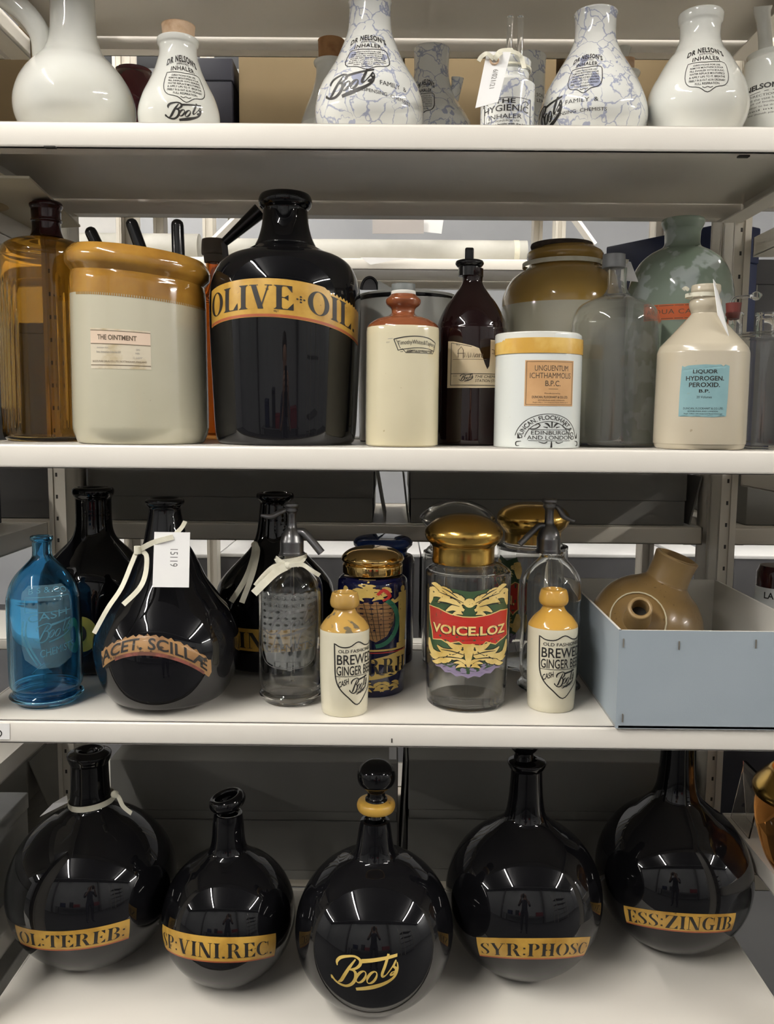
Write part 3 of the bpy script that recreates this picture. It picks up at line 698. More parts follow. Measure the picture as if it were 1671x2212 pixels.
# ================================================================ rolls and papers across the far aisle
def roll(label, px0, px1, py0, py1, Y, m='paper_roll'):
    a, b, z0, z1 = bx(px0, py0, px1, py1, Y); rr = (z1 - z0) / 2
    r = thing('paper_roll', label, 'paper roll', ((a + b) / 2, Y + rr, ZF + .001), 'paper rolls on the far shelf'); hw = (b - a) / 2
    mesh_ob('sheet', G().tube([(-hw, 0, rr), (hw, 0, rr)], rr, 32), m, r, angle=50)
    return r, hw, rr
r, hw, rr = roll('long cream paper roll lying on the far shelf behind the olive oil jar', 470, 1140, 500, 558, 2.66)
mesh_ob('tie_tape', G().tube([(hw * .93 - .008, 0, rr), (hw * .93 + .008, 0, rr)], rr + .001, 32), 'ribbon', r)
roll('short cream paper roll on the far shelf above the pestle handles', 262, 425, 484, 548, 2.66)
roll('white paper roll on the far shelf next to the amber ribbed bottle', 110, 258, 484, 548, 2.66)
x0, x1, z0, z1 = bx(140, 463, 247, 484, 2.78); carton('paper_box', 'flat white box behind the rolls at the far left', 'box', x0, x1, 2.80, 2.99, ZF, ZF + .2, 'white_paper')
q = [at(804, 470, 2.59), at(915, 470, 2.59), at(915, 505, 2.59), at(804, 505, 2.59)]
o = tagit(mesh_ob('sign_card', G().slab(q, .002), 'grey_card', smooth=False), 'grey paper shelf sign with a mirrored letter G above the roll', 'sign')
put('lettering', Flat((804, 470, 915, 505), q), text('G', 862, 487, 854, 500, bold=.0), 'ink_grey', o, off=.0015)
q2 = [at(913, 470, 2.61), at(958, 470, 2.61), at(953, 505, 2.61), at(913, 501, 2.61)]
o = tagit(mesh_ob('sign_card', G().slab(q2, .002), 'white_paper', smooth=False), 'white paper shelf sign lettered ATIONS behind the grey one', 'sign')
put('lettering', Flat((913, 470, 958, 505), q2), text('ATIONS', 914, 474, 940, 484, bold=.02), 'ink', o, off=.0015)
q = [at(785, 566, 2.585), at(870, 566, 2.585), at(800, 580, 2.585), at(795, 578, 2.585)]
tagit(mesh_ob('loose_sheet', G().slab([at(778, 556, 2.58), at(900, 558, 2.58), at(850, 562, 2.58), at(800, 572, 2.58)], .001), 'white_paper', smooth=False), 'white sheet of paper hanging over the edge of the far shelf', 'paper')
def brace(label, a, b, Y):
    g = G().tube([at(*a, Y), at(*b, Y)], .012, 4); return tagit(mesh_ob('rack_brace', g, 'shelf_paint', smooth=False), label, 'brace', 'diagonal braces of the far rack')
brace('white diagonal brace of the far rack above the corked stoneware jar', (1236, 466), (1282, 530), 2.585)
brace('white diagonal brace of the far rack left of the olive oil jar', (462, 520), (520, 462), 2.585)

# ================================================================ next bay, left
ZA = 1.766
tip = at(174, 507, 1.50); tip.z = ZA + .0035
g = G(); top = [(tip.x, tip.y), (at(110, 470, 1.22).x - .02, 1.20), (-1.15, 1.17), (-1.15, 1.53), (-.66, 1.53)]
g.add([(x, y, ZA + .0035) for x, y in top] + [(x, y, ZA + .0002) for x, y in top], [(0, 1, 2, 3, 4), (9, 8, 7, 6, 5)] + [(i, 5 + i, 5 + (i + 1) % 5, (i + 1) % 5) for i in range(5)])
tagit(mesh_ob('card_folder', g, 'cream_board', smooth=False), 'large cream card folder whose pointed corner juts out beside the amber bottle neck', 'folder')
carton('flat_box', 'flat cream box lying on the card folder in the left bay', 'box', -1.12, -.68, 1.2, 1.5, ZA + .004, ZA + .07, 'cream_board', lid=.03)
carton('archive_box', 'black box on the middle shelf of the left bay beside a white globe', 'box', -.93, -.695, 1.30, 1.52, 1.2545, 1.46, 'dark_board', lid=.05)
Xg = at(-60, 1050, 1.2)
r = thing('white_globe', 'white round vessel cut off at the left edge beside the black box', 'vessel', (-.70, 1.215, 1.254))
mesh_ob('body', G().lathe([(0, 0)] + smooth_prof([(.035, 0, 1), (.062, .03), (.080, .075), (.081, .10), (.070, .14), (.045, .17), (.03, .185)]) + [(0, .185)], 56), 'white_glaze', r)
carton('archive_box', 'tall white-cornered grey case at the back of the left bay', 'box', -.80, -.64, 1.64, 1.9, ZB1 + .0005, 1.62, 'steel_grey', lid=.02)
x0, x1, z0, z1 = bx(-90, 1660, 63, 1766, 1.655)
carton('archive_box', 'grey archive box behind the left bay, upper one beside the left post', 'box', x0, x1, 1.655, 1.95, z0 + .001, at(0, 1640, 1.655).z, 'grey_board', 'grey archive boxes', lid=.09)
z0l = at(0, 1858, 1.655).z; x0, x1, _, z1b = bx(-90, 1770, 42, 1858, 1.655)
carton('archive_box', 'grey archive box behind the left bay, lower one beside the left post', 'box', x0, x1, 1.655, 1.95, z0l + .0005, z0, 'grey_board', 'grey archive boxes', lid=.09)
for i, (a, b) in enumerate((((63, 1645), (108, 1745)), ((42, 1770), (60, 1802)))):
    A, B = at(*a, 1.66), at(*b, 1.66)
    tagit(mesh_ob('box_divider', G().slab([A, B, B + Vector((0, .2, 0)), A + Vector((0, .2, 0))], .002), 'grey_board', smooth=False), ('thin grey board leaning beside the upper grey box at the left', 'thin grey board leaning beside the lower grey box at the left')[i], 'board')
carton('wrapped_parcel', 'parcel wrapped in cloudy plastic film on the lowest visible shelf at left', 'parcel', -1.2, -.66, 1.2, 1.5, .607, .76, 'film')
carton('wrapped_parcel', 'parcel wrapped in cloudy plastic film below the left bay shelf', 'parcel', -1.2, -.65, 1.2, 1.5, .152, .50, 'film')
# brass pieces and dark blue box, top left
r = thing('brass_scale', 'tarnished brass apparatus standing at the far left beside the big spouted inhaler', 'apparatus', (at(-2, 220, 1.35).x - .04, 1.35, ZA))
zb = at(8, 268, 1.35).z - ZA
mesh_ob('base', G().lathe([(0, 0), (.045, 0), (.045, .012), (.02, .03), (.012, .05), (.012, zb + .02), (0, zb + .02)], 32), 'brass', r)
mesh_ob('column', G().lathe([(0, zb), (.018, zb), (.024, zb + .015), (.014, zb + .03), (.022, zb + .05), (.012, zb + .065), (0, zb + .07)], 32), 'brass', r)
carton('archive_box', 'tan cardboard box at the back of the left bay behind the brass piece', 'box', -1.1, -.66, 1.64, 1.9, 1.9505, 2.15, 'tan_board', lid=.02)
carton('archive_box', 'dark blue box on the top shelf of the left bay', 'box', -1.0, -.66, 1.25, 1.5, 2.0855, 2.33, 'dark_board', lid=.06)

# ================================================================ next bay, right
x0, x1, z0, z1 = bx(1622, 560, 1720, 960, 1.80)
r = carton('archive_box', 'tall dark grey box with a wire staple beyond the right post, above the red stopper', 'box', x0, x1 + .15, 1.80, 1.99, ZB1 + .1435, z1, 'steel_grey', lid=.05)
s = at(1634, 622, 1.80); mesh_ob('wire_staple', G().box(s.x - .0008 - r.location.x, -.0962, s.z - .006 - r.location.z, s.x + .0008 - r.location.x, -.0948, s.z + .006 - r.location.z), 'staple', r, smooth=False)
x0, x1, z0, z1 = bx(1612, 1046, 1720, 1133, 1.63)
carton('archive_box', 'grey archive box beyond the right post, level with the shallow blue-grey box jug', 'box', x0 + .005, x1 + .2, 1.64, 1.95, ZB1 + .0003, ZB1 + .143, 'grey_board', 'grey archive boxes', lid=.05)
x0, x1, z0, z1 = bx(1600, 1200, 1700, 1385, 2.665)
carton('archive_box', 'low grey far-rack box, light painted on its lid, just right of the right post', 'box', x0 - .02, x1 + .25, 2.665, 2.985, .7505, z1, 'slate_board', 'low boxes on the far rack', lid=.012, lidm='white_paper')  # light falling on the grey top is painted as a white lid
carton('archive_box', 'black box deep in the right bay beside the last black flagon', 'box', .66, 1.2, 1.64, 1.95, .5605, .93, 'dark_board', lid=.05)
g = G(); a = at(1588, 1742, 1.5); a.z = .716; b = at(1617, 1652, 1.5); c = at(1628, 1742, 1.5); c.z = .716
g.strip([a, b], .06, .003, Vector((0, -1, .0))); g = G().slab([(a.x, 1.44, .717), (b.x, 1.44, b.z), (b.x, 1.52, b.z), (a.x, 1.52, .717)], .003).slab([(b.x, 1.44, b.z), (c.x, 1.44, .717), (c.x, 1.52, .717), (b.x, 1.52, b.z)], .003)
tagit(mesh_ob('display_stand', g, 'clear_glass', smooth=False), 'folded clear acrylic stand on the right bay shelf', 'stand')
r = thing('amber_jar', 'big round amber jar with a gilded rim cut by the right edge of the picture', 'jar', (at(1745, 1700, 1.33).x, 1.33, .716))
mesh_ob('body', G().lathe([(0, 0)] + smooth_prof([(.045, 0, 1), (.062, .03), (.078, .09), (.074, .14), (.05, .17)]) + [(0, .17)], 64), 'amber_dark', r)
mesh_ob('gilded_rim', G().lathe(smooth_prof([(.0745, .125), (.082, .13), (.082, .145), (.06, .17), (.055, .165), (.0745, .125)]), 64), 'gold_leaf', r)
r = thing('amber_bottle', 'small amber bottle with a white label lettered LA at the right edge', 'bottle', (at(1676, 1270, 1.50).x, 1.50, 1.0405))
zt = at(1672, 1222, 1.50).z - 1.04; k = 1.50 / FPX
mesh_ob('body', G().lathe([(0, 0), (.033, 0), (.034, .01), (.034, zt - .012), (.029, zt), (0, zt)], 48), 'amber_neck', r)
zl = at(1672, 1272, 1.50).z - 1.04
lb = mesh_ob('label', G().lathe([(.0343, zl - .03), (.0347, zl - .03), (.0347, zl + .005), (.0343, zl + .005)], 48), 'white_paper', r)
sfa = Surf(r.location.x, 1.50, 1.0405, [(.0349, 0), (.0349, .3)]); put('lettering', Decal(sfa, (1650, 1278, 1671, 1296)), text('LA', 1650, 1280, 1671, 1294, bold=.02), 'ink', lb)
r = thing('wrapped_parcel', 'rounded parcel in cloudy plastic film low at the right edge', 'parcel', (.83, 1.32, .152))
mesh_ob('wrapping', G().lathe([(0, 0)] + smooth_prof([(.14, 0, 1), (.165, .12), (.175, .28), (.15, .40), (.08, .455), (.0, .465)]), 40), 'film', r)
# ================================================================ third shelf from the top, and flagons: shared parts
def lab_rect(D, x0, y0, x1, y1, m, parent, name='label', nx=14, ny=6, off=.0003): return put(name, D, rect(x0, y0, x1, y1, 0, nx, ny), m, parent, off, limit=.02)
def frame_lines(g, x0, y0, x1, y1, w_=1.6, mi=0):
    for a in (((x0, y0), (x1, y0)), ((x1, y0), (x1, y1)), ((x1, y1), (x0, y1)), ((x0, y1), (x0, y0))): stroke([(a[0][0] + (a[1][0] - a[0][0]) * k / 8, a[0][1] + (a[1][1] - a[0][1]) * k / 8) for k in range(9)], w_, mi, g)
    return g
def hline(g, x0, x1, y, w_=1.4, mi=0): return stroke([(x0 + (x1 - x0) * k / 10, y) for k in range(11)], w_, mi, g)

# ---------------------------------------------------------------- bottom shelf: five black flagons
FL = {}
def flagon(key, label, left, right, bottom, neck, flat=1., rbf=.36, m='black_glass'):
    """a globe whose outline spans left..right and stands down to the row bottom; neck: (half, y) from the mouth down"""
    X, Y, R = at((left + right) / 2, 1950, 1.35).x, 1.35, .12
    for _ in range(60):
        rb = R * rbf; zc = flat * sqrt(R * R - rb * rb); P = []
        for i in range(25):
            lat = -pi / 2 + pi * i / 24
            for q in range(48):
                a = 2 * pi * q / 48; z = zc + flat * R * sin(lat)
                if z >= -1e-6: P.append(proj((X + R * cos(lat) * sin(a), Y - R * cos(lat) * cos(a), Z4 + z)))
        for q in range(48): P.append(proj((X + rb * sin(2 * pi * q / 48), Y - rb * cos(2 * pi * q / 48), Z4)))
        x0, x1, y1 = min(p[0] for p in P), max(p[0] for p in P), max(p[1] for p in P)
        R *= 1 + .8 * ((right - left) / (x1 - x0) - 1); X += .8 * ((left + right) - (x0 + x1)) / 2 * Y / FPX; Y *= 1 + .5 * (y1 - bottom) / 1100
    rb = R * rbf; zc = flat * sqrt(R * R - rb * rb); k = Y / FPX
    xc = proj((X, Y, Z4 + 2 * zc))[0]; nk = []
    for h, y, *_ in reversed(neck): nk.append((h * k * 1.02, at(xc, y, Y).z - Z4))
    zt = at(xc, neck[0][1], Y + neck[0][0] * k).z - Z4; nk[-1] = (nk[-1][0], zt); nk = [p for p in nk[:-1] if p[1] < zt - .001] + [nk[-1]]
    a0 = math.asin(-zc / (flat * R)) if zc < flat * R else -pi / 2
    body = [(rb, 0.)]; i = 1
    while True:
        lat = a0 + (pi / 2 - a0) * i / 40; r_ = R * cos(lat); i += 1
        if (lat > 0 and r_ < nk[0][0] * 1.42) or i > 40: break
        body.append((r_, zc + flat * R * sin(lat)))
    zs_ = body[-1][1]; nk = [p for p in nk if p[1] > zs_ + .006]; outer = body[:-1] + cr([body[-1]] + nk, 6)
    g = G(); rt = outer[-1][0]; g.lathe([(0, 0)] + outer + [(rt * .8, zt + .0006), (rt * .62, zt - .003), (rt * .6, zt - .04), (0, zt - .04)], 120)
    root = thing('flagon', label, 'flagon', (X, Y, Z4), 'round black glass flagons on the bottom shelf'); b = mesh_ob('body', g, m, root, angle=50)
    return root, Surf(X, Y, Z4, outer), b
def lipprof(h, y0, y1, neck):      # a rolled lip
    ym = (y0 + y1) / 2; return [(h * .70, y0), (h * .92, y0 + (y1 - y0) * .14), (h, ym), (h * .93, y0 + (y1 - y0) * .85), (neck * 1.03, y1, 1)]
r, sf, _ = flagon('ol', 'big black glass flagon with gold OL:TEREB label and ribbon tie at its neck', 8, 383, 2098,
    lipprof(47, 1607, 1646, 40) + [(40, 1650), (41, 1690), (43, 1715), (50, 1738)], .95, .42)
def gold_label(r, sf, box, warp, txt, tb, worn=False, stencil=True, shear=0., line=True, gap=.07):
    D = Decal(sf, box, warp); x0, y0, x1, y1 = box
    l = lab_rect(D, x0, y0, x1, y1, 'gold_label', r, nx=24)
    if line: put('red_border', D, hline(G(), x0, x1, y1 - 1, 3.2), 'red_line', l, .00045)
    put('lettering', D, roman_text(txt, *tb, stencil=stencil, shear=shear, gap=gap), 'ink', l, .0005, limit=.008); return l, D
gold_label(r, sf, (42, 2010, 277, 2052), lambda u: -5 * u + 6 * u * u, 'OL:TEREB:', (52, 2018, 268, 2044), shear=.06)
neck = loc(r, 195, 1732, r.location.y)
def loop_ribbon(label, cat, r, xc, yc, half, wd, tilt, extra, m='ribbon', tails=(), card=None):
    """ribbon tied round a neck; extra/tails are pixel polylines with depth offsets in metres"""
    Y = r.location.y; k = Y / FPX; c = at(xc, yc, Y); t = thing('neck_tag', label, cat, c)
    g = G(); n = 40; rad = half * k; pts = [(rad * cos(2 * pi * i / n), rad * sin(2 * pi * i / n), tilt * cos(2 * pi * i / n)) for i in range(n + 1)]
    b = len(g.v)
    for i, p in enumerate(pts):
        ra = Vector((cos(2 * pi * i / n), sin(2 * pi * i / n), 0))
        for e, z in ((0, -1), (0.0008, -1), (.0008, 1), (0, 1)): g.v.append(tuple(Vector(p) + ra * e + Vector((0, 0, z * wd * k / 2))))
    for i in range(n):
        for q in range(4): q2 = (q + 1) % 4; g.f.append((b + 4 * i + q, b + 4 * i + q2, b + 4 * i + 4 + q2, b + 4 * i + 4 + q)); g.m.append(0)
    mesh_ob('ribbon', g, m, t)
    for tl in tails:
        P = [(at(x, y, Y + dy) - c) for x, y, dy in tl[0]]; P = [Vector(p) for p in cr([tuple(p) for p in P], 5)]
        mesh_ob('ribbon_tail', G().strip(P, tl[1] * k, .0007), m, t)
    for kn in extra:
        p = at(kn[0], kn[1], Y + kn[2]) - c; bm = bmesh.new(); bmesh.ops.create_icosphere(bm, subdivisions=2, radius=kn[3] * k); g = G()
        g.add([tuple(v.co * 1 + p) for v in bm.verts], [tuple(v.index for v in f.verts) for f in bm.faces]); bm.free(); mesh_ob('ribbon_knot', g, m, t)
    if card:
        q = [at(x, y, Y + d) - c for x, y, d in card[0]]; cdo = mesh_ob('card', G().slab(q, .0006), 'white_paper', t, smooth=False)
        if len(card) > 1 and card[1]:
            put('handwriting', Flat(card[1][0], q), card[1][1], 'ink_soft', cdo, .0006)
    return t
loop_ribbon('cream ribbon with a white card tied round the neck of the OL:TEREB flagon', 'tag', r, 198, 1727, 50, 13, .004, [(248, 1716, -.03, 9)],
    tails=[([(246, 1716, -.03), (256, 1722, -.034), (266, 1742, -.042), (284, 1757, -.05)], 10)], card=([(144, 1718, -.02), (146, 1734, -.04), (86, 1764, -.075), (114, 1736, -.06)],))

r, sf, _ = flagon('sp', 'smaller black glass flagon with gold SP:VINI.REC label and crooked mouth', 348, 638, 2136,
    [(31, 1742), (33, 1748), (34, 1775), (36, 1805), (40, 1826), (48, 1838)])
Yq = r.location.y; k = Yq / FPX
g = G().lathe([(x * k, z * k) for x, z in cr([(28, -18), (36, -16), (41, -8), (41.5, 0), (37, 9), (29, 11), (24, 5), (23, -18), (28, -18)], 4)], 56)
g.xf(Matrix.Rotation(radians(-14), 3, 'Y') @ Matrix.Rotation(radians(4), 3, 'X')); p = loc(r, 490, 1727, Yq); g.mv(p); mesh_ob('crooked_lip', g, 'black_glass', r)
gold_label(r, sf, (350, 2023, 594, 2078), lambda u: 1 * u + 24 * u * u, 'SP:VINI.REC.', (358, 2036, 586, 2068), stencil=False)

r, sf, _ = flagon('bo', 'round black glass flagon with ball stopper, gilded neck ring and gold script lettering', 637, 978, 2198,
    [(32, 1757), (33, 1762), (36, 1790), (40, 1815), (45, 1836), (54, 1848)])
turned(r, 'stopper', [(0.5, 1642), (20, 1645), (36, 1657), (41.5, 1675), (37, 1692), (22, 1705), (19, 1711), (20, 1720), (24, 1724, 1), (24, 1745)], 'black_glass', 813)
turned(r, 'gilded_ring', [(33, 1727), (39, 1730), (41.5, 1738), (39, 1747), (33, 1751)], 'gold_label', 812)
D = Decal(sf, (700, 2040, 900, 2150)); put('script_lettering', D, script_logo(715, 2063, 857, 2139), 'gold_paint', r, .0004, limit=.008)

r, sf, _ = flagon('sy', 'black glass flagon with ball stopper and gold SYR:PHOSC label, right of the script-lettered one', 962, 1302, 2121,
    lipprof(42, 1628, 1660, 34) + [(34, 1664), (36, 1700), (39, 1730), (44, 1755), (54, 1770)])
turned(r, 'stopper', [(.5, 1571), (24, 1576), (37, 1592), (37, 1604), (26, 1619), (20, 1624), (22, 1640)], 'black_glass', 1133)
gold_label(r, sf, (1032, 2026, 1267, 2071), lambda u: 27 * u * u, 'SYR:PHOSC', (1040, 2037, 1259, 2064))

r, sf, _ = flagon('es', 'black glass flagon with gold ESS:ZINGIB label at the right end of the bottom shelf', 1284, 1630, 2062,
    [(38, 1575), (36, 1590), (38, 1640), (42, 1685), (48, 1708), (58, 1724)], .98)
gold_label(r, sf, (1353, 1972, 1585, 2012), lambda u: -7 * u + 15 * u * u, 'ESS:ZINGIB', (1361, 1978, 1576, 2006))

# ---------------------------------------------------------------- third shelf
def etched(D, parent, x0, y0, x1, y1, m, items): 
    return put('etched_lettering', D, items, m, parent, .0005)
r, sf, _ = vessel('soda_siphon', 'bright blue glass soda siphon without its head, etched front', 'siphon', 96,
    [(19, 1156), (23, 1158), (23, 1166), (20, 1171), (20, 1190), (22, 1203), (34, 1217), (52, 1235), (66, 1256), (73, 1278), (76, 1300), (76, 1400), (75, 1465), (71, 1478), (67, 1484), (70, 1490), (76, 1497), (76, 1510), (70, 1522)], 'blue_glass', Z3, 62, ybase=1531, wall=.0045)
D = Decal(sf, (44, 1260, 156, 1450)); put('frosted_panel', D, poly([(46, 1280), (60, 1264), (140, 1264), (156, 1284), (158, 1400), (150, 1428), (120, 1444), (80, 1444), (52, 1424), (46, 1400)]), 'frost_blue', r, .0002); g = G()
text('B S & CO', 62, 1272, 148, 1284, 0, g, arch=4); frame_lines(g, 56, 1290, 152, 1322, 1.5); text('CASH', 62, 1328, 142, 1344, 0, g, slope=-12)
script_logo(70, 1348, 150, 1392, 0, g, .7, -8); text('CHEMISTS', 84, 1404, 156, 1420, 0, g, slope=-14)
for x in (52, 60): stroke([(x, 1340), (x - 4, 1370), (x + 6, 1400), (x + 26, 1436)], [2, 5, 5, 2], 0, g, n=4)
put('etched_lettering', D, g, 'etched', r, .0004)

r, sf, _ = vessel('flagon', 'black glass flagon with torn paper ACET. SCILLAE band and a white card on its neck', 'flagon', 360,
    [(30, 1074), (37, 1077), (39, 1083), (37, 1090), (31, 1094, 1), (31, 1104), (33, 1114), (36, 1128), (41, 1150), (46, 1171), (56, 1188), (70, 1214), (88, 1248), (112, 1280), (134, 1310), (153, 1352), (158, 1390), (153, 1430), (140, 1468), (122, 1495), (102, 1514)], 'black_glass', Z3, 78, ybase=1534, hull=True, seg=112)
RA = r
D = Decal(sf, (218, 1385, 458, 1440), lambda u: 62 * u * u + 12 * u - 16)
l = put('paper_band', D, poly([(x, 1388 + 3 * sin(x * 1.7)) for x in range(220, 458, 6)] + [(457, 1412), (452, 1428)] + [(x, 1426 + 4 * sin(x * .9)) for x in range(448, 219, -7)] + [(221, 1410)]), 'gold_label_worn', r, .0003)
put('red_edge', D, rect(262, 1424, 440, 1432, 0, 20, 1), 'pink_line', l, .0005)
put('lettering', D, text('ACET. SCILLÆ', 224, 1394, 446, 1420, bold=.02), 'ink', l, .0006)
Y = r.location.y; c = at(352, 1180, Y)
t = thing('paper_tag', 'white card handwritten 15119 hanging by ribbon from the ACET flagon', 'tag', c); dF = -.075
q = [at(333.5, 1149, Y + dF) - c, at(410.5, 1150, Y + dF) - c, at(408, 1269, Y + dF - .01) - c, at(329.5, 1268, Y + dF - .01) - c]
cdo = mesh_ob('card', G().slab(q, .0007), 'white_paper', t, smooth=False)
put('handwriting', Flat((330, 1149, 410, 1269), q), text('15119', 367, 1186, 384, 1224, turn=True), 'ink_soft', cdo, .0007)
P = lambda pts, n=5: [Vector(p) for p in cr([tuple(at(x, y, Y + d) - c) for x, y, d in pts], n)]
for pts, wd in (([(374, 1160, -.078), (350, 1166, -.080), (326, 1174, -.076), (300, 1188, -.066)], 11), ([(297, 1186, -.066), (283, 1220, -.075), (262, 1270, -.09), (232, 1315, -.11), (203, 1368, -.115)], 9),
                ([(300, 1188, -.066), (316, 1200, -.07), (314, 1240, -.08), (300, 1272, -.09), (266, 1306, -.102)], 10), ([(400, 1126, -.045), (392, 1140, -.055), (380, 1152, -.066)], 9)):
    mesh_ob('ribbon', G().strip(P(pts), [wd * Y / FPX] * len(P(pts)), .0007), 'ribbon', t)
g = G().tube(P([(297, 1180, -.068), (297, 1196, -.068)], 1), .005, 12); mesh_ob('ribbon_knot', g, 'ribbon', t)

r, sf, _ = vessel('flagon', 'black glass flagon with round yellow patch, at the back left behind the blue siphon', 'flagon', 206,
    [(30, 1050), (39, 1053), (41, 1061), (39, 1069), (35, 1074, 1), (35, 1090), (36, 1120), (40, 1145), (50, 1163), (74, 1184), (100, 1206), (118, 1240), (126, 1290), (127, 1340), (122, 1390), (108, 1430)], 'black_glass', Z3, 84, ybase=1456, hull=True, seg=96)
D = Decal(sf, (140, 1330, 215, 1410)); put('round_label', D, disc(178, 1370, 33, 38, n=30), 'yellow_paper', r, .0004); put('dark_centre', D, disc(176, 1368, 12, 18, n=20), 'ink', r, .0006)

r, sf, _ = vessel('flagon', 'black glass flagon with gold label and ribbon, behind the clear siphon', 'flagon', 595,
    [(30, 1062), (38, 1065), (40, 1071), (38, 1079), (32, 1084, 1), (33, 1100), (36, 1130), (43, 1160), (56, 1185), (84, 1213), (106, 1236), (122, 1260), (131, 1300), (131, 1350), (125, 1400), (110, 1435)], 'black_glass', Z3, 84, ybase=1455, hull=True, seg=96)
D = Decal(sf, (500, 1360, 700, 1408)); l = lab_rect(D, 500, 1360, 700, 1408, 'gold_label', r, nx=20); put('lettering', D, roman_text('INAV', 520, 1368, 650, 1402, stencil=False), 'ink', l, .0006)
loop_ribbon('cream ribbon with long tails round the neck of the flagon behind the siphon', 'ribbon', r, 594, 1174, 44, 11, .006, [(550, 1177, -.03, 8)],
    tails=[([(550, 1177, -.036), (546, 1205, -.06), (530, 1250, -.092), (499, 1300, -.112)], 11), ([(550, 1177, -.036), (556, 1190, -.055), (545, 1240, -.096), (522, 1302, -.118)], 11)])

SIPH = [(27, 1196), (27, 1204), (34, 1213), (54, 1236), (66, 1258), (69, 1280), (69, 1340), (69, 1440), (67, 1468), (63, 1481), (65, 1487), (68, 1494), (69, 1506), (64, 1518)]
r, sf, _ = vessel('soda_siphon', 'clear etched glass soda siphon with pewter head and a ribbon bow', 'siphon', 628, SIPH, 'clear_glass', Z3, 58, ybase=1526, wall=.004)
def siphon_head(r, xc, y0, yc, spout, lever, m='pewter'):
    """y0 top of the head, yc foot of the collar; spout and lever are pixel polylines with radii"""
    Y = r.location.y; k = Y / FPX; H = yc - y0; f = lambda a: y0 + H * a
    h = turned(r, 'siphon_head', [(12, f(0)), (16, f(.02)), (16.5, f(.07)), (13, f(.11)), (14, f(.16)), (10, f(.22)), (9.5, f(.34)), (10.5, f(.46)), (16, f(.54)), (21, f(.62)), (24, f(.70)), (25.5, f(.74), 1), (25.5, f(.94)), (27, f(.95), 1), (27, f(1.0))], m, xc)
    mesh_ob('spout', G().tube([Vector(p) for p in cr([tuple(loc(r, x, y, Y + d)) for x, y, d, *_ in spout], 5)], [q * k for q in [v[0] for v in cr([(s[3],) for s in spout], 5)]], 18), m, h)
    pts = [Vector(p) for p in cr([tuple(loc(r, x, y, Y + d)) for x, y, d, *_ in lever], 5)]; wd = [v[0] * k for v in cr([(s[3],) for s in lever], 5)]
    mesh_ob('lever', G().tube(pts, wd, 12), m, h)
    mesh_ob('inner_tube', G().tube([loc(r, xc, yc, Y), loc(r, xc + 2, 1470, Y)], .0032, 14), 'clear_glass', r)
siphon_head(r, 630, 1085, 1198, [(640, 1150, 0, 9), (655, 1150, -.004, 9), (672, 1167, -.008, 8.5), (694, 1194, -.012, 8.5)], [(622, 1100, 0, 5), (606, 1106, -.004, 6), (585, 1116, -.008, 6), (563, 1113, -.010, 3)])
D = Decal(sf, (565, 1275, 690, 1460)); put('frosted_panel', D, poly([(568, 1282), (684, 1282), (685, 1390), (672, 1430), (626, 1450), (582, 1434), (568, 1394)]), 'frost_grey', r, .0002); g = G()
text('POSSESSION IS', 576, 1288, 672, 1296, 0, g); text('THE PROPERTY OF', 570, 1304, 676, 1313, 0, g); script_logo(570, 1318, 674, 1378, 0, g, .8, -4); text('CHEMISTS', 580, 1396, 668, 1412, 0, g, slope=-10)
stroke([(568, 1283), (566, 1340), (566, 1400), (580, 1436), (622, 1446), (664, 1436), (680, 1400), (682, 1340), (680, 1283)], 1.8, 0, g, n=5); frame_lines(g, 596, 1430, 640, 1442, 1.2)
put('etched_lettering', D, g, 'etched_grey', r, .0004)
loop_ribbon('cream ribbon bow with a rolled paper slip round the collar of the clear siphon', 'ribbon', r, 630, 1206, 32, 10, .004, [(621, 1222, -.038, 9)],
    tails=[([(621, 1222, -.04), (604, 1212, -.038), (596, 1206, -.03), (608, 1222, -.042)], 10), ([(621, 1222, -.04), (640, 1210, -.038), (656, 1206, -.028), (640, 1222, -.042)], 10),
           ([(618, 1224, -.042), (596, 1236, -.05), (572, 1258, -.06), (548, 1282, -.062)], 16), ([(610, 1220, -.04), (590, 1226, -.05), (570, 1244, -.052), (552, 1266, -.056)], 12), ([(624, 1222, -.042), (652, 1220, -.046), (672, 1232, -.055), (690, 1243, -.05)], 9)])

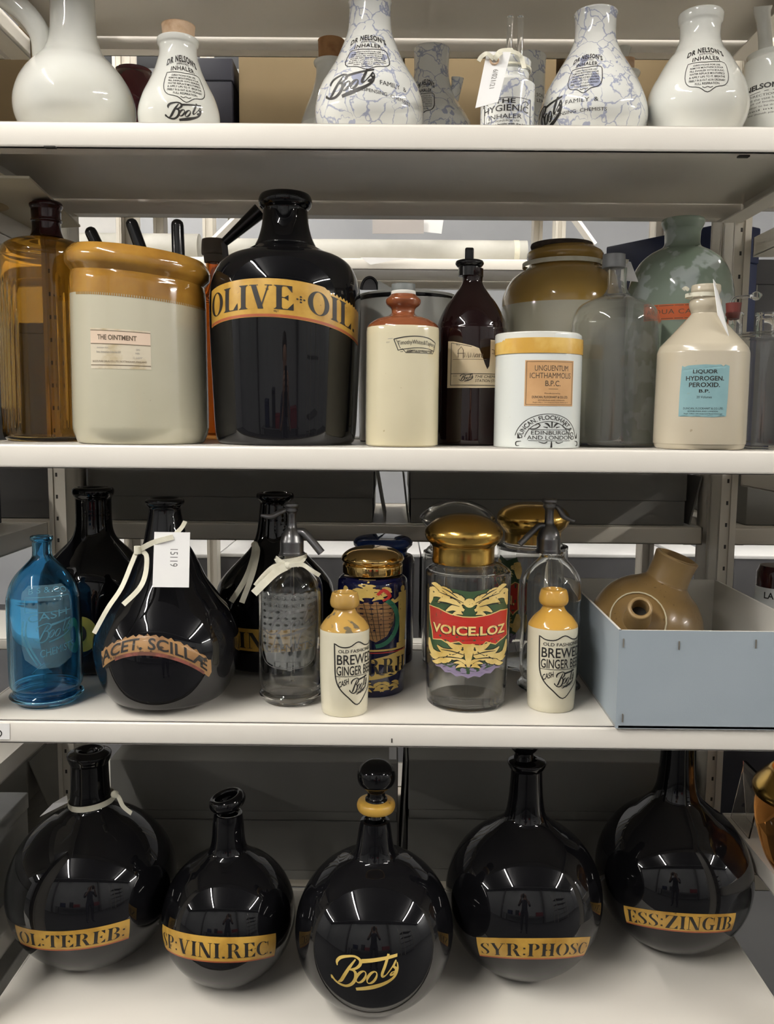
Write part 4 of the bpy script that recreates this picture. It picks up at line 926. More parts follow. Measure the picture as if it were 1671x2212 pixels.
GB = lambda yo: [(22, 1276 + yo), (27, 1278 + yo), (30, 1287 + yo), (32, 1299 + yo), (30, 1308 + yo), (23.5, 1313 + yo, 1), (24.5, 1318 + yo), (30, 1326 + yo), (42, 1337 + yo), (51.5, 1350 + yo), (53.5, 1355 + yo, 1), (53.5, 1440 + yo), (53, 1530 + yo), (51, 1545 + yo)]
def ginger(label, xc, yo, ybase, glaze, x0, x1, y0):
    r, sf, _ = vessel('ginger_beer_bottle', label, 'bottle', xc, GB(yo), None, Z3, 50, ybase=ybase, bands=[(1355 + yo, glaze), (9999, 'ginger_glaze')], group='stoneware ginger beer bottles', seg=72)
    w_ = x1 - x0; D = Decal(sf, (x0, y0, x0 + w_, y0 + 136)); g = G(); s = w_ / 108
    X = lambda a: x0 + a * s
    Yy = lambda b: y0 + b
    stroke([(X(0), Yy(2)), (X(14), Yy(9)), (X(34), Yy(9)), (X(54), Yy(0)), (X(74), Yy(9)), (X(94), Yy(9)), (X(108), Yy(2)), (X(107), Yy(40)), (X(105), Yy(76)), (X(96), Yy(98)), (X(76), Yy(118)), (X(54), Yy(135)), (X(32), Yy(118)), (X(12), Yy(98)), (X(3), Yy(76)), (X(1), Yy(40))], 2.5, 0, g, closed=True, n=4)
    text('OLD FASHIONED', X(9), Yy(15), X(99), Yy(22), 0, g, bold=.01); text('BREWED', X(6), Yy(26), X(102), Yy(47), 0, g, bold=.012); text('GINGER BEER', X(5), Yy(50), X(103), Yy(70), 0, g, bold=.012); hline(g, X(4), X(104), Yy(72), 1.2)
    text('CASH', X(9), Yy(84), X(32), Yy(97), 0, g, slope=-9, bold=.02); script_logo(X(33), Yy(76), X(82), Yy(112), 0, g, 1.1); text('CHEMISTS', X(50), Yy(106), X(82), Yy(114), 0, g, slope=-8)
    put('printed_shield', D, g, 'ink', r, .0003); return r
ginger('stoneware ginger beer bottle with chipped ochre top, before the dark blue jar', 744, 0, 1549, 'ochre_glaze', 722, 830 - 14, 1387)
ginger('stoneware ginger beer bottle with clean yellow top, beside the shallow blue-grey box', 1192, -6, 1540, 'ochre_clean', 1163, 1257, 1374)

def jar_lid(r, xc, prof, m, name='lid', parent=None): return turned(r, name, prof, m, xc)
def ornament(g, cx, cy, s, mi, flip=1, up=1, e=0.):
    """an acanthus scroll"""
    for a, b in (((0, 0), (34, -20)), ((6, 6), (44, -2)), ((2, 12), (36, 18))):
        stroke([(cx + flip * s * a[0], cy + up * s * a[1]), (cx + flip * s * (a[0] + b[0]) * .5, cy + up * s * (a[1] + b[1]) * .5 - up * s * 8), (cx + flip * s * b[0], cy + up * s * b[1])], [4 * s + e, 13 * s + e, 3 * s + e], mi, g, n=4)
    stroke([(cx + flip * s * (14 + 11 * cos(t)), cy + up * s * (-10 + 11 * sin(t))) for t in [q * .7 for q in range(8)]], [q * s + e for q in (7, 7, 6, 5, 4, 4, 3, 2)], mi, g)
    return g
r, sf, _ = vessel('apothecary_jar', 'dark blue glass jar with polished gold lid and gilded figures, lettered RRH', 'jar', 804,
    [(60, 1236), (66, 1239), (73, 1249), (75, 1262), (75, 1300), (75, 1490)], 'navy_glass', Z3, 70, ybase=1506, seg=96, mouth=False)
jar_lid(r, 805, [(.5, 1180), (26, 1181), (48, 1186), (62, 1195), (67.5, 1204), (66, 1210), (61, 1214, 1), (63, 1216, 1), (64.5, 1219), (64.5, 1234), (62, 1237)], 'gold_bright')
D = Decal(sf, (740, 1250, 876, 1500)); g = G()
poly([(772, 1254), (804, 1254), (798, 1268), (778, 1268)], 0, g)
for x, y, q in ((790, 1282, 10), (808, 1284, 12), (826, 1290, 9), (770, 1290, 10), (838, 1284, 8)): ornament(g, x - 8, y, q / 16, 0, 1 if x < 806 else -1)
disc(855, 1280, 6, 7, 0, g); stroke([(855, 1286), (856, 1320), (858, 1360), (856, 1394)], [22, 24, 20, 18], 0, g, n=4); stroke([(848, 1296), (836, 1304), (830, 1298)], [8, 7, 5], 0, g, n=3); rect(842, 1394, 872, 1404, 0, 4, 1, g)
disc(750, 1280, 6, 7, 0, g); stroke([(750, 1286), (749, 1320), (747, 1360), (748, 1394)], [20, 24, 20, 18], 0, g, n=4)
rect(744, 1404, 872, 1408, 0, 12, 1, g); poly([(744, 1420), (792, 1426), (840, 1414), (870, 1408), (868, 1450), (840, 1462), (792, 1470), (744, 1462)], 0, g)
for x in (800, 830, 850, 780): ornament(g, x, 1486, .5, 0, -1 if x > 812 else 1)
D2 = D; lb = put('gilded_figures', D, g, 'gold_paint', r, .0003)
g = G(); poly([(772, 1306), (804, 1302), (836, 1306), (834, 1350), (822, 1376), (804, 1388), (784, 1376), (774, 1350)], 0, g); put('crest_shield', D, g, 'gold_label_worn', r, .0004)
g = G()
for i in range(9): hline(g, 774, 834, 1310 + i * 8, .9)
for i in range(4): stroke([(784 + i * 10, 1304), (800 + i * 6, 1384)], .9, 0, g)
put('crest_engraving', D, g, 'ink', r, .0006)
put('green_ring', D, arc(800, 1345, 42, 52, 60, -85, 9, 0), 'green_ring', r, .0006)
put('red_trim', D, stroke([(806, 1288), (816, 1278), (826, 1292), (814, 1300)], [5, 7, 7, 4], 0, hline(hline(G(), 744, 790, 1421, 2), 792, 870, 1411, 2), n=3), 'red_paint', r, .0007)
put('lettering', D, roman_text('MYRRH', 750, 1424, 864, 1456, stencil=False, gap=.12), 'ink', r, .0007)

r, sf, _ = vessel('apothecary_jar', 'dark blue glass jar with blue glass lid, tucked behind the gold-lidded blue jar', 'jar', 827,
    [(56, 1194), (62, 1198), (67, 1210), (68, 1230), (68, 1425)], 'navy_glass', Z3, 64, ybase=1440, mouth=False)
jar_lid(r, 827, [(.5, 1155), (30, 1156), (54, 1160), (63, 1168), (63, 1176), (56, 1183), (52, 1190), (54, 1196)], 'blue_lid_glass')

def glass_jar(label, xc, prof, hb, ybase, lid, lidm, Y=None, lidx=None, wall=.0035, group='glass lozenge jars'):
    r, sf, _ = vessel('apothecary_jar', label, 'jar', xc, prof, 'clear_glass', Z3, hb, Y=Y, ybase=ybase, wall=wall, group=group, seg=96)
    if lidm == 'clear_glass':
        Yy = r.location.y; o = [(max((at(lidx + p[0], p[1], Yy) - at(lidx, p[1], Yy)).length, .001), at(lidx, p[1], Yy).z - Z3) for p in reversed(lid)]; o = smooth_prof(o)
        pr = o + [(max(a - .003, .0008), b - .003) for a, b in reversed(o)]; g = G().lathe(pr + [pr[0]], 72); mesh_ob('lid', g, 'clear_glass', r)
    else: turned(r, 'lid', lid, lidm, lidx, seg=80)
    return r, sf
LID = lambda x, y: [(.5, y), (28, y + 2), (58, y + 12), (78, y + 28), (84, y + 42), (80, y + 56), (70, y + 66), (67, y + 74), (67, y + 102), (64, y + 104)]
def jar_art(D, r, word, X0, X1, Y0, ta=.08, tb=.94):
    w_ = X1 - X0; X = lambda a: X0 + w_ * a
    cx = X(.5); jag = lambda y, am, n, ph=0: [(X(.02 + .96 * i / n), y + am * (abs(sin(i * 1.9 + ph)) - .5)) for i in range(n + 1)]
    b = put('dark_ground', D, poly([(X(0), Y0 + 20), (X(.1), Y0 + 6), (X(.5), Y0 + 16), (X(.9), Y0 + 6), (X(1), Y0 + 20), (X(1), Y0 + 150), (X(.92), Y0 + 172), (X(.7), Y0 + 182), (cx, Y0 + 194), (X(.3), Y0 + 182), (X(.08), Y0 + 172), (X(0), Y0 + 150)]), 'green_paint', r, .0003)
    put('lilac_scallops', D, poly([(X(.06), Y0 + 172)] + [(X(.06 + .88 * i / 14), Y0 + 176 + 22 * sin(pi * i / 14) + (5 if i % 2 else 0)) for i in range(15)] + [(X(.94), Y0 + 172)]), 'lilac_paint', r, .0002)  # lilac scalloped strip along the foot of the design
    g = poly([(X(.0), Y0 + 56), (X(.16), Y0 + 58), (X(.3), Y0 + 66), (X(.44), Y0 + 70), (X(.56), Y0 + 70), (X(.72), Y0 + 66), (X(.86), Y0 + 60), (X(1.), Y0 + 62), (X(.98), Y0 + 92), (X(1.), Y0 + 118), (X(.86), Y0 + 126), (X(.80), Y0 + 132), (X(.68), Y0 + 124), (X(.62), Y0 + 136), (X(.54), Y0 + 128), (X(.46), Y0 + 132), (X(.40), Y0 + 124), (X(.28), Y0 + 130), (X(.20), Y0 + 124), (X(.08), Y0 + 128), (X(.06), Y0 + 108), (X(.02), Y0 + 88)])
    put('red_panel', D, g, 'red_paint', r, .0005)
    e = stroke([(v[0], v[1]) for v in g.v], 2.2, 0, G(), closed=True); put('gold_edge', D, e, 'gold_pale', r, .0007)
    a = G(); o_ = G()
    for f in (-1, 1):
        for (dx, dy, s_, up) in ((.04, 44, .95, 1), (.17, 30, .85, 1), (.29, 23, .8, 1), (.06, 58, .55, 1), (.04, 142, .9, -1), (.17, 154, .85, -1), (.28, 162, .75, -1), (.02, 172, .5, 1)):
            ornament(a, cx + f * w_ * dx, Y0 + dy, s_ * w_ / 166, 0, f, up); ornament(o_, cx + f * w_ * dx, Y0 + dy, s_ * w_ / 166, 0, f, up, 3.6)
        stroke([(cx + f * w_ * .47, Y0 + 16), (cx + f * w_ * .46, Y0 + 34), (cx + f * w_ * .49, Y0 + 52)], [6, 14, 5], 0, a, n=3)
        stroke([(cx + f * w_ * .49, Y0 + 128), (cx + f * w_ * .46, Y0 + 150), (cx + f * w_ * .36, Y0 + 168)], [5, 14, 8], 0, a, n=3)
    stroke([(cx, Y0 + 128), (cx, Y0 + 150), (cx, Y0 + 178)], [20, 14, 5], 0, a); disc(cx, Y0 + 40, 9, 10, 0, a)
    if ta < .3: put('edging', D, o_, 'ink', r, .00042)
    put('gold_leaves', D, a, 'gold_pale', r, .0007)
    k = G()
    for f in (-1, 1):
        for (dx, dy, ex, ey) in ((.06, 40, .34, 22), (.10, 48, .40, 44), (.04, 152, .30, 146), (.06, 160, .32, 164), (.12, 30, .30, 12)):
            stroke([(cx + f * w_ * dx, Y0 + dy), (cx + f * w_ * (dx + ex) / 2, Y0 + (dy + ey) / 2 - 3), (cx + f * w_ * ex, Y0 + ey)], [1, 2.4, .8], 0, k, n=3)
    if ta < .3: put('dark_veins', D, k, 'ink', r, .0009)
    t = text(word, X(ta), Y0 + 90, X(tb), Y0 + 110, bold=.03); t2 = G(); t2.v = [(x - 1.6, y + 1.6, 0) for x, y, z in t.v]; t2.f = t.f; t2.m = t.m
    put('letter_shade', D, t2, 'ink', r, .0008); put('lettering', D, t, 'gold_pale', r, .0010)
r, sf = glass_jar('clear glass jar with gold bun-shaped lid and red VOICE.LOZ label', 1008,
    [(62, 1209), (66, 1213), (76, 1219), (88, 1228), (92, 1240), (91, 1300), (90, 1400), (87, 1520)], 84, 1538, LID(0, 1109), 'gold_leaf', lidx=1002)
D = Decal(sf, (926, 1262, 1094, 1470)); jar_art(D, r, 'VOICE.LOZ', 928, 1092, 1262)
r, sf = glass_jar('clear glass jar with clear glass lid, behind the VOICE.LOZ jar', 984, [(56, 1178), (62, 1182), (70, 1194), (72, 1210), (72, 1400)], 68, 1446, [(1, 1081), (30, 1083), (62, 1096), (80, 1114), (79, 1124), (66, 1140), (58, 1152), (58, 1178)], 'clear_glass', lidx=981)
r, sf = glass_jar('clear glass jar with gold lid and red label ending in N., behind a siphon', 1146, [(58, 1168), (64, 1172), (74, 1184), (76, 1200), (75, 1435)], 72, 1452, [(.5, 1085), (40, 1088), (68, 1100), (78, 1116), (74, 1132), (62, 1146), (60, 1152), (60, 1170)], 'gold_leaf', lidx=1152)
D = Decal(sf, (1076, 1200, 1216, 1400)); jar_art(D, r, 'N.', 1077, 1126, 1200, .48, .86)

S2 = [(24, 1192), (24, 1200), (31, 1208), (48, 1226), (60, 1246), (64, 1266), (64, 1320), (64, 1430), (62, 1452), (58, 1462), (62, 1470), (68, 1478), (69, 1488), (62, 1498)]
r, sf, _ = vessel('soda_siphon', 'clear plain glass soda siphon with pewter head, behind the clean ginger beer bottle', 'siphon', 1188, S2, 'clear_glass', Z3, 58, ybase=1504, wall=.004)
siphon_head(r, 1187, 1076, 1193, [(1180, 1137, 0, 6.5), (1164, 1136, -.004, 6.5), (1146, 1152, -.008, 6.5), (1122, 1176, -.012, 7)], [(1196, 1094, 0, 4), (1206, 1098, -.003, 6), (1218, 1116, -.006, 6), (1241, 1126, -.008, 2.5)])

# shallow box with the stone jug
hb_ = at(1329, 1361, YF).z
c0, c1 = onz(1327, 1573, Z3), None
bx0, by0 = at(1329, 1573, 1.143).x, 1.143; zt = at(1329, 1362, 1.143).z - Z3
BL = Vector((at(1222, 1241, 1.525).x, 1.525)); BRx = at(1545, 1240, 1.525).x
r = thing('open_box', 'shallow open cardboard box, blue-grey outside and white inside, holding a stone jug', 'box', (bx0, by0, Z3 + .0005))
FLc, FRc, BRc, BLc = Vector((0, 0)), Vector((.272, 0)), Vector((BRx - bx0, .38)), Vector((BL.x - bx0, .38))
def panel(a, b, h, th=.0035):
    d = (b - a).normalized(); n = Vector((-d.y, d.x)) * th; g = G(); A, B = a, b; C, E = b + n, a + n
    g.add([(A.x, A.y, 0), (B.x, B.y, 0), (B.x, B.y, h), (A.x, A.y, h)], [(0, 1, 2, 3)], 0)
    g.add([(E.x, E.y, 0), (C.x, C.y, 0), (C.x, C.y, h), (E.x, E.y, h)], [(3, 2, 1, 0)], 1)
    g.add([(A.x, A.y, h), (B.x, B.y, h), (C.x, C.y, h), (E.x, E.y, h)], [(0, 1, 2, 3)], 1)
    g.add([(A.x, A.y, 0), (A.x, A.y, h), (E.x, E.y, h), (E.x, E.y, 0)], [(0, 1, 2, 3)], 0); g.add([(B.x, B.y, 0), (C.x, C.y, 0), (C.x, C.y, h), (B.x, B.y, h)], [(0, 1, 2, 3)], 0); return g
for a, b in ((FLc, FRc), (FRc, BRc), (BRc, BLc), (BLc, FLc)): mesh_ob('side', panel(a, b, zt), ['blue_board', 'white_board'], r, smooth=False, recalc=False)
g = G().add([(p.x, p.y, .0008) for p in (FLc, FRc, BRc, BLc)] + [(p.x, p.y, .004) for p in (FLc, FRc, BRc, BLc)], [(3, 2, 1, 0), (4, 5, 6, 7), (0, 1, 5, 4), (1, 2, 6, 5), (2, 3, 7, 6), (3, 0, 4, 7)]); mesh_ob('bottom', g, 'white_board', r, smooth=False)
for px, py in ((1346, 1389), (1466, 1394), (1632, 1391), (1344, 1551)):
    p = at(px, py, 1.1425) - r.location; mesh_ob('staple', G().box(p.x - .0009, p.y - .0006, p.z - .006, p.x + .0009, p.y + .0001, p.z + .006), 'staple', r, smooth=False)
# the jug
Yj = 1.335; kj = Yj / FPX; R_ = 122 * kj; C = at(1394, 1334, Yj); C.z = Z3 + .006 + R_ * 1.03
r = thing('stone_jug', 'round brown stoneware jug with short neck and side spout, lying in the shallow box', 'jug', C)
til = Matrix.Rotation(radians(19), 3, 'Y') @ Matrix.Rotation(radians(8), 3, 'X')
prof = [(0, -R_ * .93), (R_ * .5, -R_ * .86)] + [(R_ * cos(radians(a)), R_ * .95 * sin(radians(a))) for a in range(-50, 65, 8)]
nk = 46 * kj
prof = smooth_prof([(R_ * .45, -R_ * .93, 1)] + [(R_ * cos(radians(a)), R_ * .95 * sin(radians(a))) for a in range(-60, 62, 10)] + [(nk * 1.05, R_ * .915), (nk * .99, R_ * .96, 1), (nk * .97, R_ * 1.2), (nk * 1.01, R_ * 1.36), (nk * 1.0, R_ * 1.40), (nk * .86, R_ * 1.41), (nk * .82, R_ * 1.38), (nk * .80, R_ * .95)])
zn = R_ * .955
lo = [p for p in prof if p[1] <= zn + 1e-4]
g = G().lathe([(0, -R_ * .93)] + prof + [(0, R_ * .93)], 80, 0, lambda z, i: 0 if z < zn else 1).xf(til); mesh_ob('body', g, ['salt_glaze', 'salt_neck'], r)
ctr = at(1382, 1313, Yj - .105) - C; bs = at(1374, 1346, Yj - .055) - C; ax = (ctr - bs).normalized(); L = (ctr - bs).length; q = Vector((0, 0, 1)).rotation_difference(ax).to_matrix()
ro = 27 * (Yj - .105) / FPX; ri = ro * .66
g = G().lathe(smooth_prof([(ro * 1.7, -.045), (ro * 1.18, L * .2), (ro * 1.02, L * .65), (ro, L * .95), (ro * .9, L * 1.02), (ri * 1.05, L), (ri, L * .9), (ri * .9, -.02)]) + [(0, -.02)], 48, 0).xf(q).mv(bs); mesh_ob('spout', g, 'salt_neck', r)
g = G().lathe([(.0, L * .6), (ri * .99, L * .6)], 32).xf(q).mv(bs); mesh_ob('spout_bore', g, 'hole_dark', r)
pts = []
for i in range(33):
    a = 2 * pi * i / 32; d = (q @ Vector((ro * 1.95 * cos(a), ro * 1.95 * sin(a), 0))) + bs; dd = d.normalized(); pts.append(dd * (R_ * 1.0 + .0008))
mesh_ob('pale_seam', G().tube(pts, .0012, 8, caps=False), 'cream_glaze', r)
# ================================================================ second shelf
def tilt_def(kx, z0, z1, bowx=0):
    def f(p):
        t = min(1, max(0, (p.z - z0) / (z1 - z0))); return Vector((p.x, p.y, p.z - kx * p.x * t * t * (3 - 2 * t)))
    return f
AM = [(28, 438), (31, 441), (31, 447), (28, 453, 1), (27.5, 474), (29, 476), (29, 480), (27, 483), (27, 498), (30, 509), (34, 515, 1), (50, 519), (68, 524), (85, 534), (94, 547), (97, 562), (97, 600), (97, 900), (96, 938)]
def flute(p):
    a = atan2(p.x, -p.y); zf = .018 < p.z < .205
    r = math.hypot(p.x, p.y)
    if zf and r > .06 and (-1.45 < a < -.25 or .5 < a < 1.5): s = 1 + .014 * cos(a * 44) * min(1, (p.z - .018) / .006, (.205 - p.z) / .006); return Vector((p.x * s, p.y * s, p.z))
    return p
r, sf, _ = vessel('ribbed_bottle', 'tall amber ribbed glass bottle with dark neck at the left end of its shelf', 'bottle', 104, AM, 'amber_glass', Z2, 88, Y=1.32, wall=.0045, post=flute, seg=240)
turned(r, 'dark_neck_sleeve', [(29.3, 437.5), (32.2, 441), (32.2, 447), (29, 453.5, 1), (28.3, 474), (29.9, 476), (29.9, 480), (27.8, 483), (27.8, 498), (30.6, 509), (33, 514)], 'amber_neck', 101)

# crock
df = tilt_def(.095, .06, .23)
CK = [(138, 541), (148, 566), (151.5, 576), (150, 590), (143, 600), (138.5, 606, 1), (140, 614), (141.5, 640), (141.5, 760), (141.5, 900), (140, 930), (135, 952)]
r, sf, _ = vessel('ointment_crock', 'big stoneware crock with brown glazed rim and a THE OINTMENT paper label', 'crock', 303, CK, None, Z2, 128, Y=1.25, bands=[(657, 'tan_glaze'), (9999, 'grey_cream_glaze')], deform=df, seg=110, lipw=.13, deep=.235)
RC = r
D = Decal(sf, (160, 560, 446, 960))
g = G()
for i in range(70): x = 166 + i * 4; rect(x, 634, x + 2.4, 641, 0, 1, 1, g)
put('beaded_line', Decal(sf, (163, 632, 443, 643)), g, 'tan_glaze', r, .0004)
D = Decal(sf, (196.5, 711, 325.5, 797)); l = put('label', D, rect(196.5, 711, 325.5, 797, 0, 14, 4), 'stained_paper', r, .0003, .02)
put('title_strip', D, rect(197, 716, 325, 744, 0, 14, 2), 'pink_paper', l, .00045, .02)
g = G(); hline(g, 197, 325, 715.5, 1.4); hline(g, 197, 325, 743.5, 1.4); hline(g, 197, 325, 789, 1.4)
text('THE OINTMENT', 215, 724, 298, 735, 0, g, bold=.025); text('BOOTS PURE DRUG CO. LTD. NOTTINGHAM, ENGLAND', 202, 779, 317, 783.5, 0, g)
put('lettering', D, g, 'ink_brown', l, .0006)
g = G(); text('Aminoacr. Hyd.', 213, 750, 240, 754, 0, g); text('Benz. Ammonium Chloride B.P.', 212, 758.5, 266, 763, 0, g); text('20%', 296, 752, 304, 756, 0, g); text('10%', 295, 760, 303, 764, 0, g); text('C.2277', 290, 770, 308, 774, 0, g); put('fine_print', D, g, 'ink_grey', l, .0006)
# pestles standing in the crock
for (a, b, rad, lab, dy) in (((197, 503), (224, 560), 12.5, 'black turned pestle handle leaning out of the crock, leftmost of three', .03), ((285, 485), (312, 560), 12.5, 'black turned pestle handle leaning out of the crock, middle of three', .0), ((383, 487), (386, 570), 13, 'black turned pestle handle leaning out of the crock, rightmost of three', .0)):
    Y = 1.25 + dy; A, B = at(*a, Y), at(*b, Y); d = (B - A).normalized(); L = .17; k = Y / FPX * rad
    root = thing('pestle', lab, 'pestle', A + d * L, 'pestles in the crock')
    pts = [-d * L, -d * (L + k * .55), -d * (L + k * .86), -d * (L + k)]
    mesh_ob('handle', G().tube([-d * (L + k), -d * (L + k * .86), -d * (L + k * .5), -d * L, -d * L * .6, -d * L * .3], [k * .12, k * .55, k * .9, k, k * 1.06, k * .8], 24), 'black_plastic', root)
    mesh_ob('head', G().tube([-d * L * .3, -d * L * .24, -d * L * .1, d * 0, d * .004], [k * .8, k * 1.3, k * 1.5, k * 1.3, k * .3], 24), 'white_glaze', root)

# olive oil
OL = [(40, 416), (52, 421), (57.5, 433), (56, 445), (48.5, 454, 1), (48, 462), (51, 490), (58, 516), (65, 531, 1), (68, 535), (92, 548), (118, 558), (139, 574), (153, 600), (160.5, 632), (162, 680), (160, 750), (156, 830), (151, 920), (147, 948)]
r, sf, _ = vessel('olive_oil_jar', 'large black glass jar with a torn gold band lettered OLIVE OIL', 'jar', 617, OL, 'black_glass', Z2, 138, Y=1.272, seg=120, lipw=.35)
wp = lambda u: -19 + 17 * u + 31 * u * u
D = Decal(sf, (457, 622, 773, 706), wp)
top = [(x, 622 if x < 680 else 622 + (8 + 3 * sin(x * .8)) * min(1, (x - 680) / 14)) for x in range(457, 774, 4)]
g = G(); n = len(top)
for j in range(6):
    for i, (x, y) in enumerate(top): g.v.append((x, y + (706 - y) * j / 5, 0))
for j in range(5):
    for i in range(n - 1): g.f.append((j * n + i, j * n + i + 1, (j + 1) * n + i + 1, (j + 1) * n + i)); g.m.append(0)
l = put('label_band', D, g, 'gold_label', r, .0004, .02)
put('red_border', D, rect(457, 699, 773, 705, 0, 60, 1), 'red_line', l, .0006)
put('lettering', D, roman_text('OLIVE+OIL.', 464, 636, 754, 688, gap=.06), 'ink', l, .0008, limit=.006)

# small pieces behind: capped amber bottle, black lever, enamel pot
r, sf, _ = vessel('capped_bottle', 'narrow amber bottle with ribbed brown cap between the crock and the olive oil jar', 'bottle', 465, [(18, 560), (18, 600), (24, 625), (34, 650), (38, 680), (38, 930)], 'amber_dark', Z2, 34, Y=1.47, wall=.004, seg=48)
c = turned(r, 'ribbed_cap', [(24, 518), (27, 521), (28, 548), (24, 552, 1), (22, 568)], 'bakelite_cap', 463)
A, B = at(484, 524, 1.42), at(562, 455, 1.42)
r = thing('lever_handle', 'black lever handle slanting up behind the olive oil jar', 'handle', (at(524, 900, 1.44).x, 1.44, Z2))
mesh_ob('grip', G().tube([A - r.location, A * .5 + B * .5 - r.location, B - r.location], [.007, .010, .013], 16), 'black_plastic', r)
mesh_ob('shaft', G().tube([Vector((0, 0, .0)), Vector((0, 0, .06)), A - r.location], [.007, .005, .005], 12), 'steel_grey', r); mesh_ob('foot', G().lathe([(0, 0), (.015, 0), (.014, .008), (.006, .014), (0, .014)], 32), 'steel_grey', r)
Yp = 1.44
r, sf, _ = vessel('enamel_pot', 'grey enamelled pot with a black rim, behind the brown-topped stoneware bottle', 'pot', 878, [(107, 634), (108, 662), (105, 800), (101, 940)], 'enamel', Z2, 98, Y=Yp, lipw=.06, seg=90)
turned(r, 'black_rim', [(106, 645), (109.5, 647), (109.5, 652), (107.5, 655)], 'enamel_black', 878)
p0 = loc(r, 780, 626, Yp - .085); g = G(); P = [loc(r, 798 + 18 * cos(a), 626 - 27 * sin(a), Yp - .06) for a in [pi * i / 16 for i in range(17)]]
mesh_ob('side_handle', G().tube(P, .0022, 10), 'enamel_black', r); g = G(); b = [tuple(p + Vector((0, .0008, 0))) for p in P]; g.add(b + [tuple(p + Vector((0, .0028, 0))) for p in P], [tuple(range(17)), tuple(range(33, 16, -1))] + [(i, 17 + i, 18 + i, i + 1) for i in range(16)]); mesh_ob('handle_plate', g, 'steel_grey', r, smooth=False)
mesh_ob('handle_rest', G().slab([loc(r, 816, 606, Yp - .06), loc(r, 846, 623, Yp - .06), loc(r, 846, 631, Yp - .06), loc(r, 816, 629, Yp - .06)], .004), 'enamel', r, smooth=False)

# brown-topped stoneware bottle
TW = [(25, 632), (26, 636), (31, 641), (37.5, 647), (38, 653), (35, 660), (27, 667), (25, 673), (27, 679), (36, 684), (56, 690), (70, 699), (77, 708), (78.5, 716, 1), (78.5, 800), (78, 950), (76, 964)]
r, sf, _ = vessel('stoneware_bottle', 'cream stoneware bottle with rust-brown shoulders, zinc cap and a black banner print', 'bottle', 869, TW, None, Z2, 73, Y=1.212, bands=[(710, 'rust_glaze'), (9999, 'cream_glaze')], mouth=False)
turned(r, 'collar', [(25.5, 629), (26.5, 631), (26.5, 636), (25.5, 638)], 'white_board', 871)
kc = turned(r, 'zinc_cap', [(.5, 613), (23, 614), (25.5, 617), (25.5, 630), (24, 631)], 'zinc_cap', 871)
D = Decal(sf, (848, 724, 940, 764)); g = G()
T = [(850, 733), (870, 728), (894, 726), (918, 729), (938, 738)]; B_ = [(857, 757), (876, 753), (896, 751), (916, 752), (934, 757)]
stroke(T, 2, 0, g, n=5); stroke([(850, 733), (853, 742), (858, 757), (866, 754), (872, 762), (930, 762), (932, 757), (935, 750), (938, 738)], 1.6, 0, g); stroke(B_, 1.4, 0, g, n=4); stroke([(855, 735), (862, 753)], 1, 0, g); stroke([(862, 760), (926, 760)], 1, 0, g)
text('TimothyWhites&Taylors', 857, 737, 934, 749, 0, g, arch=4, slope=2); text('CHEMISTS & HOUSEHOLD STORES', 874, 755.5, 928, 759.5, 0, g, bold=.03)
put('printed_banner', D, g, 'ink', r, .0003); g = G(); text('EST', 835, 738, 842, 741, 0, g); stroke([(838, 732), (848, 731)], 1, 0, g); put('faint_print', Decal(sf, (830, 728, 850, 745)), g, 'ink_grey', r, .0003)

# brown stoppered bottle
BR = [(23, 579), (23, 598, 1), (22, 600), (22, 610), (26, 620), (38, 637), (54, 659), (67, 684), (74.5, 708), (76, 740), (76, 945)]
r, sf, _ = vessel('stoppered_bottle', 'dark brown glass bottle with black stopper and a torn handwritten chemist label', 'bottle', 1017, BR, 'brown_glass', Z2, 70, Y=1.305, mouth=False)
turned(r, 'stopper', [(.5, 562), (25, 563), (30, 567), (30.5, 571), (27, 576), (24, 578, 1), (24, 597)], 'black_plastic', 1014)
g = G().box(-.0065, -.004, 0, .0065, .004, .019); o = mesh_ob('stopper_tab', g, 'black_plastic', r, bevel=.0025); o.location = loc(r, 1013, 562, r.location.y) + Vector((0, 0, -.001))
D = Decal(sf, (967, 736, 1078, 838))
l = put('torn_label', D, poly([(967, 736), (980, 737), (1000, 742), (1018, 747), (1030, 752), (1036, 768), (1042, 786), (1047, 797), (1051, 790), (1053, 768), (1053, 733), (1078, 734), (1078, 836), (1030, 838), (967, 838)]), 'buff_paper', r, .0004, .008)
g = G(); stroke([(975, 740), (975, 833)], 1.3, 0, g); hline(g, 975, 1078, 832, 1.3); hline(g, 975, 1078, 807, 1.3); stroke([(975, 740), (1000, 745), (1016, 749)], 1.1, 0, g); text('TO', 985, 743, 993, 747, 0, g); text('THE CHEMISTS', 1023, 810, 1078, 816, 0, g, shear=.2); text('STATION STREET', 1023, 819, 1080, 825, 0, g, shear=.2); script_logo(992, 808, 1019, 824, 0, g, 1.2); text('FROM', 980, 811, 988, 813, 0, g)
put('lettering', D, g, 'ink', l, .0006, .006)
g = G(); hline(g, 979, 1045, 776, .8)
for pts in ([(990, 772), (990, 756), (996, 749), (1000, 756), (1000, 774)], [(988, 763), (1002, 763)], [(1002, 772), (1003, 761), (1006, 772), (1009, 761), (1010, 773)], [(1013, 772), (1014, 762), (1017, 772), (1020, 762), (1021, 772)], [(1024, 765), (1023, 771), (1027, 771), (1028, 765), (1024, 765)], [(1030, 772), (1031, 764), (1035, 766), (1035, 772)], [(1037, 764), (1037, 773)], [(1056, 754), (1062, 755), (1062, 764), (1057, 762)], [(1066, 755), (1070, 762), (1066, 766)]): stroke(pts, 1.5, 0, g)
put('handwriting', D, g, 'ink_brown', l, .0006, .006)

